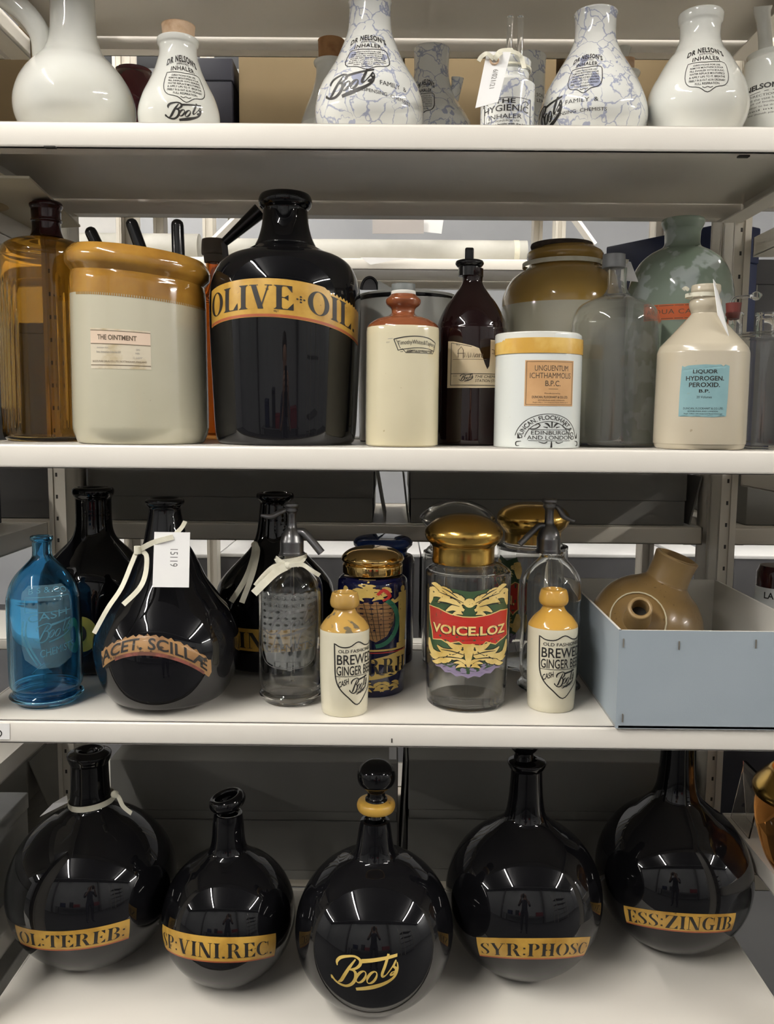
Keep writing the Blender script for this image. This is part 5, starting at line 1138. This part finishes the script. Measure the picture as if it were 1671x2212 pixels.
# white jar with tape
UN = [(89, 725), (91, 728), (91, 766), (92.5, 774), (92.5, 850), (92, 945)]
r, sf, _ = vessel('ointment_jar', 'white ceramic jar with lid taped in amber, orange paper label and black arched print', 'jar', 1161, UN, 'pale_glaze', Z2, 90, Y=1.222, mouth=False)
turned(r, 'lid', [(.5, 722.5), (80, 723), (90.5, 725), (91.6, 729), (91.6, 742), (91, 744)], 'white_glaze', 1161)
Yj_ = r.location.y; zA, zB = at(1161, 737, Yj_).z - Z2, at(1161, 769, Yj_).z - Z2; ra = 92.6 * Yj_ / FPX
mesh_ob('tape_band', G().lathe([(ra - .0006, zB), (ra, zB), (ra + .0002, (zA + zB) / 2), (ra, zA), (ra - .0006, zA)], 96), 'tape', r)
g = G(); pts = [(1072 + i * 5, 748 + 1.5 * sin(i * 1.3)) for i in range(36)]; stroke(pts, 1.8, 0, g); put('tape_seam', Decal(sf, (1072, 730, 1250, 766)), g, 'ink_brown', r, .0012)
D = Decal(sf, (1133, 778, 1236, 877)); l = put('label', D, rect(1133, 778, 1236, 877, 0, 12, 5), 'orange_paper', r, .0004, .02)
g = G(); frame_lines(g, 1136, 781, 1233, 874, .9); text('UNGUENTUM', 1152, 789, 1221, 801, 0, g); text('ICHTHAMMOLIS', 1143, 805, 1228, 817, 0, g); text('B.P.C.', 1173, 822, 1204, 834, 0, g, bold=.01); hline(g, 1180, 1199, 840, .8)
text('Manufactured by', 1172, 848, 1204, 852, 0, g); text('DUNCAN, FLOCKHART & CO. LTD.', 1148, 855, 1222, 861, 0, g, bold=.02); text('EDINBURGH AND LONDON', 1160, 863, 1214, 866, 0, g); text('Regd. Office: 104 Holyrood Road, Edinburgh 8', 1150, 868, 1222, 871, 0, g)
put('lettering', D, g, 'ink_brown', l, .0006)
D = Decal(sf, (1106, 893, 1244, 972)); g = G()
text('DUNCAN. FLOCKHART & CO', 0, 0, 1, 1, 0, g, bold=.01, polar=(1175, 956, 49, 59, 172, 4)); arc(1175, 956, 45, 45, 168, 12, 1.2, 0, g, 28); arc(1175, 956, 64, 62, 168, 8, 1.2, 0, g, 30)
text('EDINBURGH', 1143, 932, 1220, 941, 0, g); text('AND LONDON', 1136, 943, 1226, 952, 0, g); hline(g, 1138, 1222, 954.5, 1); hline(g, 1142, 1218, 929.5, 1)
for f in (-1, 1):
    X = lambda a: 1181 + f * a
    stroke([(X(44), 928), (X(30), 927), (X(22), 920), (X(27), 916), (X(30), 920)], [1, 2, 2, 2, 1], 0, g, n=4); stroke([(X(3), 925), (X(8), 917), (X(14), 915)], [1, 4, 1], 0, g, n=3); stroke([(X(8), 925), (X(16), 923)], [3, 1], 0, g)
    stroke([(X(56), 956), (X(66), 958), (X(66), 966), (X(60), 966)], [1, 2.2, 2, 1], 0, g, n=4); stroke([(X(8), 957), (X(14), 960), (X(24), 957)], [2, 2, 1], 0, g, n=3); poly([(X(58), 950), (X(64), 936), (X(64), 950)], 0, g)
stroke([(1181, 956), (1181, 970)], [2, 4, ][:2], 0, g); stroke([(1181, 926), (1181, 912)], [2, 3], 0, g)
put('printed_arch', D, g, 'ink', r, .0004, .006)

# clear bottle with grey cap
CB = [(20.5, 578), (20.5, 615), (23, 628), (30, 638), (40, 643), (58, 650), (77, 661), (89, 677), (95, 697), (96, 722), (96, 800), (96, 950), (94, 962)]
r, sf, _ = vessel('clear_bottle', 'tall empty clear glass bottle with a grey screw cap', 'bottle', 1326, CB, 'cloudy_glass', Z2, 88, Y=1.292, wall=.003, seg=96)
turned(r, 'screw_cap', [(.5, 550), (22, 550.5), (24, 553), (24.5, 577), (22, 580)], 'grey_cap', 1326)
# corked stoneware jar
SJ = [(60, 528), (72, 541), (80, 547), (82, 555), (79, 564), (76, 570), (77, 577), (84, 583), (100, 594), (116, 610), (128, 634), (133, 660), (134, 700), (134, 800), (130, 940)]
r, sf, _ = vessel('stoneware_jar', 'wide stoneware jar with mustard shoulder, dark cork and a tied white tape', 'jar', 1214, SJ, None, Z2, 84, Y=1.468, bands=[(664, 'mustard_glaze'), (9999, 'grey_cream_glaze')], mouth=False, seg=110)
turned(r, 'cork', [(.5, 526), (58, 527), (66, 530), (66, 536), (62, 540), (58, 546)], 'cork_dark', 1213)
Yt = r.location.y
loop_ribbon('white tape with a folded paper tag tied round the neck of the corked stoneware jar', 'tag', r, 1214, 573, 82, 9, .001, [],
    card=([(1350, 562, -.12), (1362, 566, -.125), (1378, 609, -.13), (1346, 606, -.12)],), tails=[([(1290, 562, -.02), (1310, 560, -.06), (1330, 561, -.10), (1356, 565, -.124)], 8)])
# green carboy
AQ = [(38, 470), (44, 474), (45, 483), (41, 493), (38, 500), (37, 520), (38, 530), (44, 537), (66, 549), (86, 567), (100, 592), (108, 620), (111, 650), (111, 700), (109, 930)]
r, sf, _ = vessel('glass_carboy', 'big pale green glass carboy with flaking residue and a red AQUA label', 'carboy', 1465, AQ, 'green_glass', Z2, 104, Y=1.378, wall=.004, seg=96)
D = Decal(sf, (1392, 656, 1540, 690)); l = put('label', D, rect(1394, 656, 1540, 690, 0, 14, 3), 'red_orange_paper', r, .0004, .02); g = frame_lines(G(), 1397, 659, 1538, 687, 1.4); text('AQUA CALCIS', 1402, 667, 1530, 679, 0, g, space=1.1); put('lettering', D, g, 'ink_brown', l, .0006)
# hydrogen peroxide
LQ = [(26, 614), (30, 617), (31, 625), (31, 630), (28, 637), (28, 643), (33, 650), (33.5, 662), (30, 672), (29, 676, 1), (31, 682), (57, 712), (84, 742), (91, 751), (95.5, 764, 1), (95.5, 800), (95.5, 945), (94, 958)]
r, sf, _ = vessel('stoneware_bottle', 'cream stoneware bottle with conical shoulder and pale blue LIQUOR HYDROGEN. PEROXID. label', 'bottle', 1516.5, LQ, 'sand_glaze', Z2, 88, Y=1.213)
D = Decal(sf, (1468, 787, 1572, 901)); l = put('label', D, poly([(1471, 789), (1476, 792), (1484, 789), (1500, 788), (1520, 787), (1540, 788), (1552, 787), (1558, 791), (1562, 787), (1572, 790), (1571, 860), (1569, 899), (1540, 901), (1500, 900), (1468, 900), (1468, 850), (1470, 800)]), 'blue_paper', r, .0004, .008)
g = G(); text('LIQUOR', 1495, 798, 1546, 808, 0, g, bold=.02); text('HYDROGEN.', 1481, 812, 1560, 822, 0, g, bold=.02); text('PEROXID.', 1488, 826, 1552, 836, 0, g, bold=.02); text('B.P.', 1509, 841, 1531, 848, 0, g, bold=.02); text('20 Volumes', 1505, 855, 1536, 860, 0, g); text('DUNCAN, FLOCKHART & CO. LTD.', 1478, 880, 1562, 885, 0, g); text('EDINBURGH AND LONDON', 1488, 887, 1550, 890, 0, g); text('Regd. Office 104 Holyrood Road Edinburgh', 1480, 892.5, 1560, 895.5, 0, g)
put('lettering', D, g, 'ink', l, .0006)
loop_ribbon('white tape with a narrow paper tag on the neck of the hydrogen peroxide bottle', 'tag', r, 1515, 639, 32, 8, .0, [(1484, 625, -.012, 4)],
    card=([(1539, 603, -.03), (1545, 612, -.012), (1574, 730, -.045), (1549, 680, -.05)],), tails=[([(1486, 626, -.014), (1480, 622, -.018), (1475, 626, -.016)], 7)])
# two-necked glass bottle with the red bung
r, sf, _ = vessel('woulfe_bottle', 'clear glass bottle with two necks, a red rubber bung and a bent glass tube', 'bottle', 1648, [(30, 716), (58, 720), (70, 727), (73, 738), (73, 800), (73, 945)], 'clear_glass', Z2, 68, Y=1.26, wall=.003, mouth=True)
Yw = r.location.y; k = Yw / FPX
for px, half, yt, nm in ((1584, 17, 676, 'neck'), (1652, 20, 676, 'neck')):
    c = loc(r, px, 722, Yw); zt = loc(r, px, yt, Yw).z; R1 = half * k
    g = G().lathe([(R1 * 1.0, c.z - .004), (R1 * .95, zt - .006), (R1 * 1.1, zt - .003), (R1 * 1.08, zt), (R1 * .75, zt), (R1 * .72, c.z - .004), (R1 * 1.0, c.z - .004)], 40).mv((c.x, 0, 0)); mesh_ob(nm, g, 'clear_glass', r)
c = loc(r, 1583, 676, Yw); zt = loc(r, 1583, 655, Yw).z; mesh_ob('bung', G().lathe([(0, c.z - .008), (12.5 * k, c.z - .008), (14 * k, c.z), (16 * k, zt), (0, zt)], 40).mv((c.x, 0, 0)), 'red_rubber', r)
P = [Vector(p) for p in cr([tuple(loc(r, x, y, Yw)) for x, y in ((1581, 700), (1580, 660), (1582, 648), (1590, 643), (1606, 641), (1622, 640), (1634, 639), (1644, 637))], 5)]; n = len(P)
rad = [.0024] * n
for i in range(n):
    t = i / (n - 1)
    if t > .70: rad[i] = .0024 + .0042 * sin(pi * min(1, (t - .70) / .28)) 
mesh_ob('bent_tube', G().tube(P, rad, 16), 'clear_glass', r)

# ================================================================ top shelf: inhalers
def inhaler_print(sf, r, box, shield=True, m='ink', rows=7):
    x0, y0, x1, y1 = box; w_ = x1 - x0; h_ = y1 - y0; D = Decal(sf, box); g = G(); X = lambda a: x0 + w_ * a; Yy = lambda b: y0 + h_ * b
    text("DR NELSON'S", X(0), Yy(.09), X(1), Yy(.235), 0, g, bold=.04, space=1.18, arch=h_ * .10); text('IMPROVED', X(.32), Yy(.165), X(.70), Yy(.215), 0, g, arch=h_ * .02); text('INHALER', X(.16), Yy(.25), X(.84), Yy(.355), 0, g, bold=.02, space=1.12, arch=h_ * .03)
    stroke([(X(.07), Yy(.39)), (X(.3), Yy(.375)), (X(.5), Yy(.385)), (X(.7), Yy(.375)), (X(.93), Yy(.39)), (X(.95), Yy(.56)), (X(.93), Yy(.76)), (X(.84), Yy(.87)), (X(.66), Yy(.91)), (X(.5), Yy(1.)), (X(.34), Yy(.91)), (X(.16), Yy(.87)), (X(.07), Yy(.76)), (X(.05), Yy(.56))], 1.5, 0, g, closed=True, n=3)
    for i, t in enumerate(('DIRECTIONS FOR USE', 'REMOVE MOUTHPIECE POUR', 'FILL INHALER WITH BOILING', 'WATER REPLACE MOUTHPIECE', '& APPLY LIPS TO IT. BREATHE', 'FREELY IN & OUT AS IN ORDINARY', 'FULL RESPIRATION.')):
        ins = .14 + (.06 if i in (0,) else 0) + (.12 if i == 6 else 0); yy = .43 + i * .065; text(t, X(ins), Yy(yy), X(1 - ins), Yy(yy + .042), 0, g, bold=.01)
    stroke([(X(.40), Yy(.90)), (X(.45), Yy(.92)), (X(.5), Yy(.90)), (X(.55), Yy(.92)), (X(.60), Yy(.90))], 1.2, 0, g, n=3)
    return put('printed_directions', D, g, m, r, .0003, .02)
ZS = Z1
def inhaler(label, xc, prof, m, Y, hb, **k): return vessel('inhaler', label, 'inhaler', xc, prof + [(hb + 6, at_y(xc, Y) - 6)], m, ZS, hb, Y=Y, group='ceramic steam inhalers on the top shelf', **k)
def at_y(xc, Y):
    """photo row where the shelf top lies under a vessel axis"""
    lo, hi = 200, 420
    for _ in range(40):
        mid = (lo + hi) / 2
        if at(xc, mid, Y).z > ZS: lo = mid
        else: hi = mid
    return lo
BI = [(46, -52), (50, -44), (50, -36), (47, -28), (46.5, 0), (47, 40), (48.5, 72), (54, 98), (65, 122), (86, 145), (104, 168), (118, 195), (126, 226), (124, 258), (112, 285)]
r, sf, _ = inhaler('largest plain white ceramic inhaler with a curved side spout, at the far left', 160, BI, 'white_glaze', 1.27, 82, seg=100)
Yb = 1.27; k = Yb / FPX
sp = cr([tuple(loc(r, x, y, Yb + d)) + (q * k,) for x, y, d, q in ((104, 150, .0, 30), (96, 118, -.006, 24), (90, 84, -.010, 22), (72, 48, -.012, 21.5), (42, 16, -.012, 22), (6, -8, -.012, 22), (-20, -22, -.012, 22))], 5)
mesh_ob('spout', G().tube([Vector(p[:3]) for p in sp], [p[3] for p in sp], 28), 'white_glaze', r)
SI = [(37, 79), (43, 83), (44.5, 91), (43, 99), (40, 106), (41, 124), (51, 158), (64, 186), (77, 213), (85.5, 243), (86, 266), (80, 290)]
r, sf, _ = inhaler('small white ceramic inhaler with a pale cork, printed directions shield and script name', 386, SI, 'white_glaze', 1.25, 66)
turned(r, 'cork', [(.5, 56), (33, 57), (35, 60), (33, 84), (32, 88)], 'cork', 385)
inhaler_print(sf, r, (352, 120, 432, 220)); D = Decal(sf, (350, 215, 440, 265)); put('script_name', D, script_logo(355, 222, 433, 262, 0, None, 1.3), 'ink', r, .0003)
MI = [(40, -4), (46, 0), (47, 8), (45, 18), (45.5, 50), (49, 75), (57, 98), (73, 136), (90, 166), (106, 194), (114, 222), (117, 250), (112, 278)]
r, sf, _ = inhaler('big blue-veined marbled inhaler standing alone left of the hygienic inhaler', 798, MI, 'marbled_glaze', 1.25, 84, seg=96)
inhaler_print(sf, r, (752, 76, 838, 150)); D = Decal(sf, (705, 150, 885, 225)); g = script_logo(708, 160, 808, 212, 0, None, 1.3, -10); text('FAMILY  &', 818, 174, 872, 184, 0, g, slope=7); text('DISPENSING  CHEMISTS', 779, 190, 880, 197, 0, g, slope=20); put('script_name', D, g, 'ink', r, .0003)
M2 = [(42, 20), (46, 24), (46.5, 33), (44, 45), (44, 80), (48, 98), (60, 126), (80, 160), (100, 198), (111, 228), (116, 254), (112, 280)]
r, sf, _ = inhaler('big blue-veined marbled inhaler right of the hygienic inhaler', 1282, M2, 'marbled_glaze', 1.25, 84, seg=96)
inhaler_print(sf, r, (1230, 118, 1304, 200)); D = Decal(sf, (1165, 195, 1325, 270)); g = script_logo(1170, 208, 1240, 266, 0, None, 1.3, -6); text('FAMILY  &', 1247, 214, 1300, 223, 0, g, slope=2); text('DISPENSING  CHEMISTS', 1213, 236, 1314, 243, 0, g, slope=2); put('script_name', D, g, 'ink', r, .0003)
W2 = [(40, 22), (46, 27), (47.5, 38), (46, 50), (42.5, 60), (43, 88), (52, 112), (66, 132), (82, 160), (98, 192), (105, 220), (107, 240), (103, 262), (94, 285)]
r, sf, _ = inhaler('plain white ceramic inhaler with a black directions shield, no stopper, at the right', 1507, W2, 'white_glaze', 1.25, 76, seg=96)
inhaler_print(sf, r, (1477, 103, 1574, 199))
BM = [(37, 101), (39, 104), (38, 130), (38.5, 165), (46, 200), (62, 230), (82, 262), (88, 290)]
r, sf, _ = inhaler('blue-veined marbled inhaler with a small side spout, in the second row', 930, BM, 'marbled_glaze', 1.46, 80)
Yq = 1.46; sp = [(loc(r, x, y, Yq + d), q * Yq / FPX) for x, y, d, q in ((972, 232, 0, 14), (980, 205, 0, 12), (986, 185, -.004, 11), (988, 168, -.006, 13))]; mesh_ob('spout', G().tube([p for p, _ in sp], [q for _, q in sp], 20), 'marbled_glaze', r)
inhaler_print(sf, r, (892, 172, 940, 250))
BW = [(34, 128), (37, 133), (36, 142), (32, 150), (33, 170), (42, 205), (55, 240), (64, 270), (64, 290)]
r, sf, _ = inhaler('white ceramic inhaler with a brown cork, half hidden behind the big marbled one', 714, BW, 'white_glaze', 1.46, 56)
turned(r, 'cork', [(.5, 88), (26, 89), (28, 92), (27, 126), (26, 132)], 'cork_brown', 715)
r, sf, _ = inhaler('blue-veined marbled straight-sided inhaler behind the hygienic inhaler jar', 1137, [(36, 117), (39, 121), (38, 140), (38, 200), (44, 260), (48, 300)], 'marbled_glaze', 1.44, 46)
put('printed_directions', Decal(sf, (1155, 195, 1175, 260)), text('SON', 1158, 202, 1174, 209, 0, text('LER', 1158, 214, 1172, 221)), 'ink', r, .0003)
r, sf, _ = inhaler('white ceramic inhaler with a cork, peeping out behind the right marbled inhaler', 1348, [(26, 152), (29, 156), (28, 164), (25, 170), (26, 190), (38, 240), (46, 290)], 'white_glaze', 1.46, 42)
turned(r, 'cork', [(.5, 128), (17, 129), (18, 132), (17, 152), (16, 156)], 'cork', 1352)
sp = [(loc(r, x, y, 1.46 + d), q * 1.46 / FPX) for x, y, d, q in ((1330, 200, .03, 9), (1338, 160, .03, 9), (1344, 130, .03, 10), (1348, 103, .03, 14))]; mesh_ob('spout', G().tube([p for p, _ in sp], [q for _, q in sp], 20), 'white_glaze', r)
# right edge jar
r, sf, _ = inhaler('white ceramic inhaler jar with an upright tube mouthpiece, cut by the right edge', 1664, [(50, 110), (54, 114), (54, 122), (51, 130), (52, 134), (60, 142), (61, 200), (61, 290)], 'white_glaze', 1.30, 58)
sp = cr([tuple(loc(r, x, y, 1.30 + d)) + (q * 1.30 / FPX,) for x, y, d, q in ((1654, 126, 0, 15), (1652, 85, 0, 13.5), (1649, 50, 0, 14), (1646, 28, -.003, 16), (1647, 13, -.006, 18.5))], 4); mesh_ob('mouthpiece', G().tube([Vector(p[:3]) for p in sp], [p[3] for p in sp], 24), 'white_glaze', r)
D = Decal(sf, (1609, 180, 1671, 255)); g = text("NELSON'S", 1612, 184, 1690, 196, 0, None, bold=.04, arch=3)
for i, t in enumerate(('DIRECTIONS', 'Fill the vase half', 'full of boiling', 'water to be drop', 'ped into', 'the mouth piece')): text(t, 1620, 204 + i * 8, 1680, 209 + i * 8, 0, g)
stroke([(1612, 202), (1640, 199), (1672, 198)], 1.2, 0, g); stroke([(1612, 202), (1613, 250)], 1.2, 0, g); put('printed_directions', D, g, 'ink', r, .0003)
# hygienic inhaler jar
HY = [(44, 128), (48, 132), (48.5, 142), (47, 149), (44, 153, 1), (43, 160), (45, 164), (45, 178), (52, 185), (57, 190), (58, 200), (58, 290)]
r, sf, _ = inhaler('cylindrical hygienic inhaler jar with two glass tubes and printed black frame', 1096, HY, 'marbled_glaze', 1.215, 57)
Yh = 1.215; k = Yh / FPX
for x0, x1, y0, yb in ((1102, 1096, 36, 190), (1124, 1122, 36, 190)):
    mesh_ob('glass_tube', G().tube([loc(r, x1, yb, Yh + .01), loc(r, x0, y0, Yh + .01)], 6.2 * k, 16), 'cloudy_glass', r)
mesh_ob('string', G().lathe([(45.5 * k, loc(r, 1096, 158, Yh).z), (47 * k, loc(r, 1096, 157, Yh).z), (47 * k, loc(r, 1096, 153, Yh).z), (45.5 * k, loc(r, 1096, 153, Yh).z)], 48), 'ribbon', r)
D = Decal(sf, (1044, 208, 1150, 275)); g = G(); frame_lines(g, 1048, 210, 1140, 300, 1.4); text('THE', 1072, 212, 1108, 222, 0, g, bold=.02); text('HYGIENIC', 1048, 227, 1134, 241, 0, g, bold=.01, arch=2); text('INHALER', 1060, 245, 1120, 255, 0, g); text('DIRECTIONS FOR USE', 1054, 258, 1116, 262, 0, g); text('Half fill the bottle with the Inhalant', 1046, 265, 1142, 269, 0, g, bold=.02)
for f, x in ((1, 1120), (-1, 1058)): stroke([(x, 222), (x + f * 8, 216), (x + f * 14, 220), (x + f * 10, 225)], [1, 2, 2, 1], 0, g, n=3)
put('printed_frame', D, g, 'ink', r, .0003)
c = at(1070, 160, Yh - .05); t = thing('paper_tag', 'white card with an eyelet and pencilled number, tied on the hygienic inhaler', 'tag', c); dF = -.062
q = [at(1051, 112, Yh + dF) - c, at(1103, 113, Yh + dF) - c, at(1075, 221, Yh + dF - .012) - c, at(1026, 234, Yh + dF - .012) - c]
cdo = mesh_ob('card', G().slab(q, .0007), 'white_paper', t, smooth=False)
put('handwriting', Flat((1040, 113, 1090, 225), q), text('6/021/21', 1062, 150, 1073, 190, turn=True), 'ink_grey', cdo, .0007)
e = at(1067, 131, Yh + dF - .003) - c; pts = [e + Vector((.0048 * cos(a), -.001, .0048 * sin(a))) for a in [pi * i / 10 for i in range(21)]]; mesh_ob('eyelet', G().tube(pts, .0014, 8, caps=False), 'cork', t)
for pts, wd in (([(1068, 130, -.068), (1074, 120, -.07), (1086, 112, -.06), (1108, 112, -.045), (1124, 122, -.03), (1132, 148, -.036)], 9), ([(1066, 128, -.068), (1052, 116, -.07), (1040, 122, -.066), (1033, 132, -.066)], 8), ([(1068, 128, -.069), (1078, 112, -.066), (1094, 108, -.05), (1108, 108, -.035)], 8)):
    P = [Vector(p) for p in cr([tuple(at(x, y, Yh + d) - c) for x, y, d in pts], 5)]; mesh_ob('ribbon', G().strip(P, wd * k, .0007), 'ribbon', t)
# red glass vessel at the back
r, sf, _ = vessel('red_flask', 'dark red glass flask in the gap between the plain white inhalers', 'flask', 290, [(34, 146), (38, 152), (38, 160), (46, 172), (57, 194), (62, 222), (62, 254), (54, 280)], 'red_glass', ZS, 44, Y=1.46)
# ================================================================ what the polished glass mirrors: the far side of the aisle and the photographer
r = thing('work_bench', 'long grey work bench against the wall facing the shelves', 'bench', (-.4, RY0 + .45, 0))
mesh_ob('worktop', G().box(-2.2, -.35, .72, 2.2, .35, .76), 'steel_grey', r, bevel=.004)
for x in (-2.1, 2.1):
    for y in (-.28, .28): mesh_ob('leg', G().box(x - .03, y - .03, 0, x + .03, y + .03, .72), 'steel_grey', r, bevel=.004)
for x, w_, d, h, m, lab in ((-1.9, .5, .3, .42, 'navy_board', 'dark blue carton on the work bench across the aisle'), (-1.05, .34, .3, .50, 'dark_board', 'black case on the work bench across the aisle'), (-.55, .6, .3, .30, 'red_board', 'red carton on the work bench across the aisle'), (1.2, .7, .4, .36, 'red_board', 'low red crate at the right end of the work bench across the aisle')):
    carton('storage_carton', lab, 'box', x - w_ / 2 - .0, x + w_ / 2, RY0 + .3, RY0 + .3 + d, .7605, .7605 + h, m)
rack('dark steel rack standing across the aisle to the right, seen only as a reflection', 2.6, 4.2, -2.2, -1.6, [.15, .6, 1.05, 1.5, 1.95], [(2.56, 2.6), (4.2, 4.24)], slots=False, paint='steel_grey', depthp=.04)
for i, x in enumerate((-3.4, 1.9)):
    b = struct('trim_%d' % (i + 1), G().box(x - .09, RY0 + .001, 0, x + .09, RY0 + .19, RZ), 'steel_grey', smooth=False)
for i, y in enumerate((-2.7, .9)): struct('trim_%d' % (i + 3), G().box(RX0, y - .05, RZ - .10, RX1, y + .05, RZ), 'steel_grey', smooth=False)
# the photographer, standing behind the lens and holding the phone up
def person():
    bm = bmesh.new(); J = {}
    def j(n, p): J[n] = bm.verts.new(p); return J[n]
    pts = dict(pel=(0, -.46, .90), wst=(0, -.46, 1.04), chs=(0, -.455, 1.22), shc=(0, -.46, 1.345), nck=(0, -.45, 1.41), hed=(0, -.425, 1.50), crn=(0, -.43, 1.58))
    rad = dict(pel=.145, wst=.125, chs=.14, shc=.10, nck=.052, hed=.085, crn=.07)
    for s, n in ((-1, 'l'), (1, 'r')):
        pts.update({'hip' + n: (s * .09, -.46, .84), 'kne' + n: (s * .10, -.45, .46), 'ank' + n: (s * .105, -.47, .09), 'toe' + n: (s * .12, -.33, .035),
                    'sho' + n: (s * .165, -.46, 1.33), 'elb' + n: (s * .235, -.34, 1.10), 'wri' + n: (s * .085, -.13, 1.36)})
        rad.update({'hip' + n: .095, 'kne' + n: .062, 'ank' + n: .043, 'toe' + n: .033, 'sho' + n: .062, 'elb' + n: .043, 'wri' + n: .028})
    for n, p in pts.items(): j(n, p)
    E = [('pel', 'wst'), ('wst', 'chs'), ('chs', 'shc'), ('shc', 'nck'), ('nck', 'hed'), ('hed', 'crn')]
    for n in 'lr': E += [('pel', 'hip' + n), ('hip' + n, 'kne' + n), ('kne' + n, 'ank' + n), ('ank' + n, 'toe' + n), ('shc', 'sho' + n), ('sho' + n, 'elb' + n), ('elb' + n, 'wri' + n)]
    for a, b in E: bm.edges.new((J[a], J[b]))
    names = list(pts); bm.verts.index_update(); me = bpy.data.meshes.new('body'); bm.to_mesh(me); bm.free()
    o = bpy.data.objects.new('person', me); COL.objects.link(o); sk = o.modifiers.new('s', 'SKIN'); sk.use_smooth_shade = True
    for i, n in enumerate(names): v = me.skin_vertices[0].data[i]; v.radius = (rad[n], rad[n] * (.72 if n in ('pel', 'wst', 'chs', 'shc') else 1)); v.use_root = n == 'pel'
    o.modifiers.new('d', 'SUBSURF').levels = 2; dg = bpy.context.evaluated_depsgraph_get(); dg.update(); m2 = bpy.data.meshes.new_from_object(o.evaluated_get(dg))
    bpy.data.objects.remove(o); return m2
m2 = person(); o = bpy.data.objects.new('person', m2); COL.objects.link(o); m2.materials.clear(); m2.materials.append(M['cloth_navy']); m2.materials.append(M['skin'])
for p in m2.polygons:
    c = p.center; p.material_index = 1 if (c.z > 1.395 or (c.y > -.27 and c.z > 1.15)) else 0; p.use_smooth = True
tagit(o, 'person in dark navy clothes holding a phone up with both hands', 'person')
g = G().lathe([(0, -.02)] + smooth_prof([(.088, -.03), (.096, .02), (.090, .07), (.06, .105), (0, .118)]), 40).mv((0, -.445, 1.515)); g.v = [(x, y - (.02 if y < -.445 else .035), z) for x, y, z in g.v]; mesh_ob('hair', g, 'hair', o)
def hand(s):
    bm_pts = []; g = G(); wx, wy, wz = s * .085, -.13, 1.36
    g.tube([(wx, wy, wz), (wx - s * .003, wy + .03, wz + .03), (wx - s * .006, wy + .052, wz + .06), (wx - s * .008, wy + .058, wz + .085)], [.026, .030, .031, .022], 16)
    for i, (L, dz) in enumerate(((.9, .062), (1., .076), (.95, .090), (.75, .102))):
        b = Vector((wx - s * .008, wy + .056, wz + dz - .012)); g.tube([b, b + Vector((-s * .012, .034 * L, .006)), b + Vector((-s * .030, .046 * L, .008)), b + Vector((-s * .046, .044 * L, .008))], [.0095, .009, .0085, .006], 10)
    b = Vector((wx - s * .006, wy + .03, wz + .045)); g.tube([b, b + Vector((-s * .03, .012, .012)), b + Vector((-s * .052, .024, .030))], [.012, .0105, .007], 10)
    return g
for s in (-1, 1): mesh_ob('hand', hand(s), 'skin', o)
ph = thing('phone', 'dark phone held up in both hands of the person', 'phone', (0, -.05, 1.42)); mesh_ob('phone_body', G().box(-.038, -.009, -.10, .038, 0, .06), 'black_plastic', ph, bevel=.004)
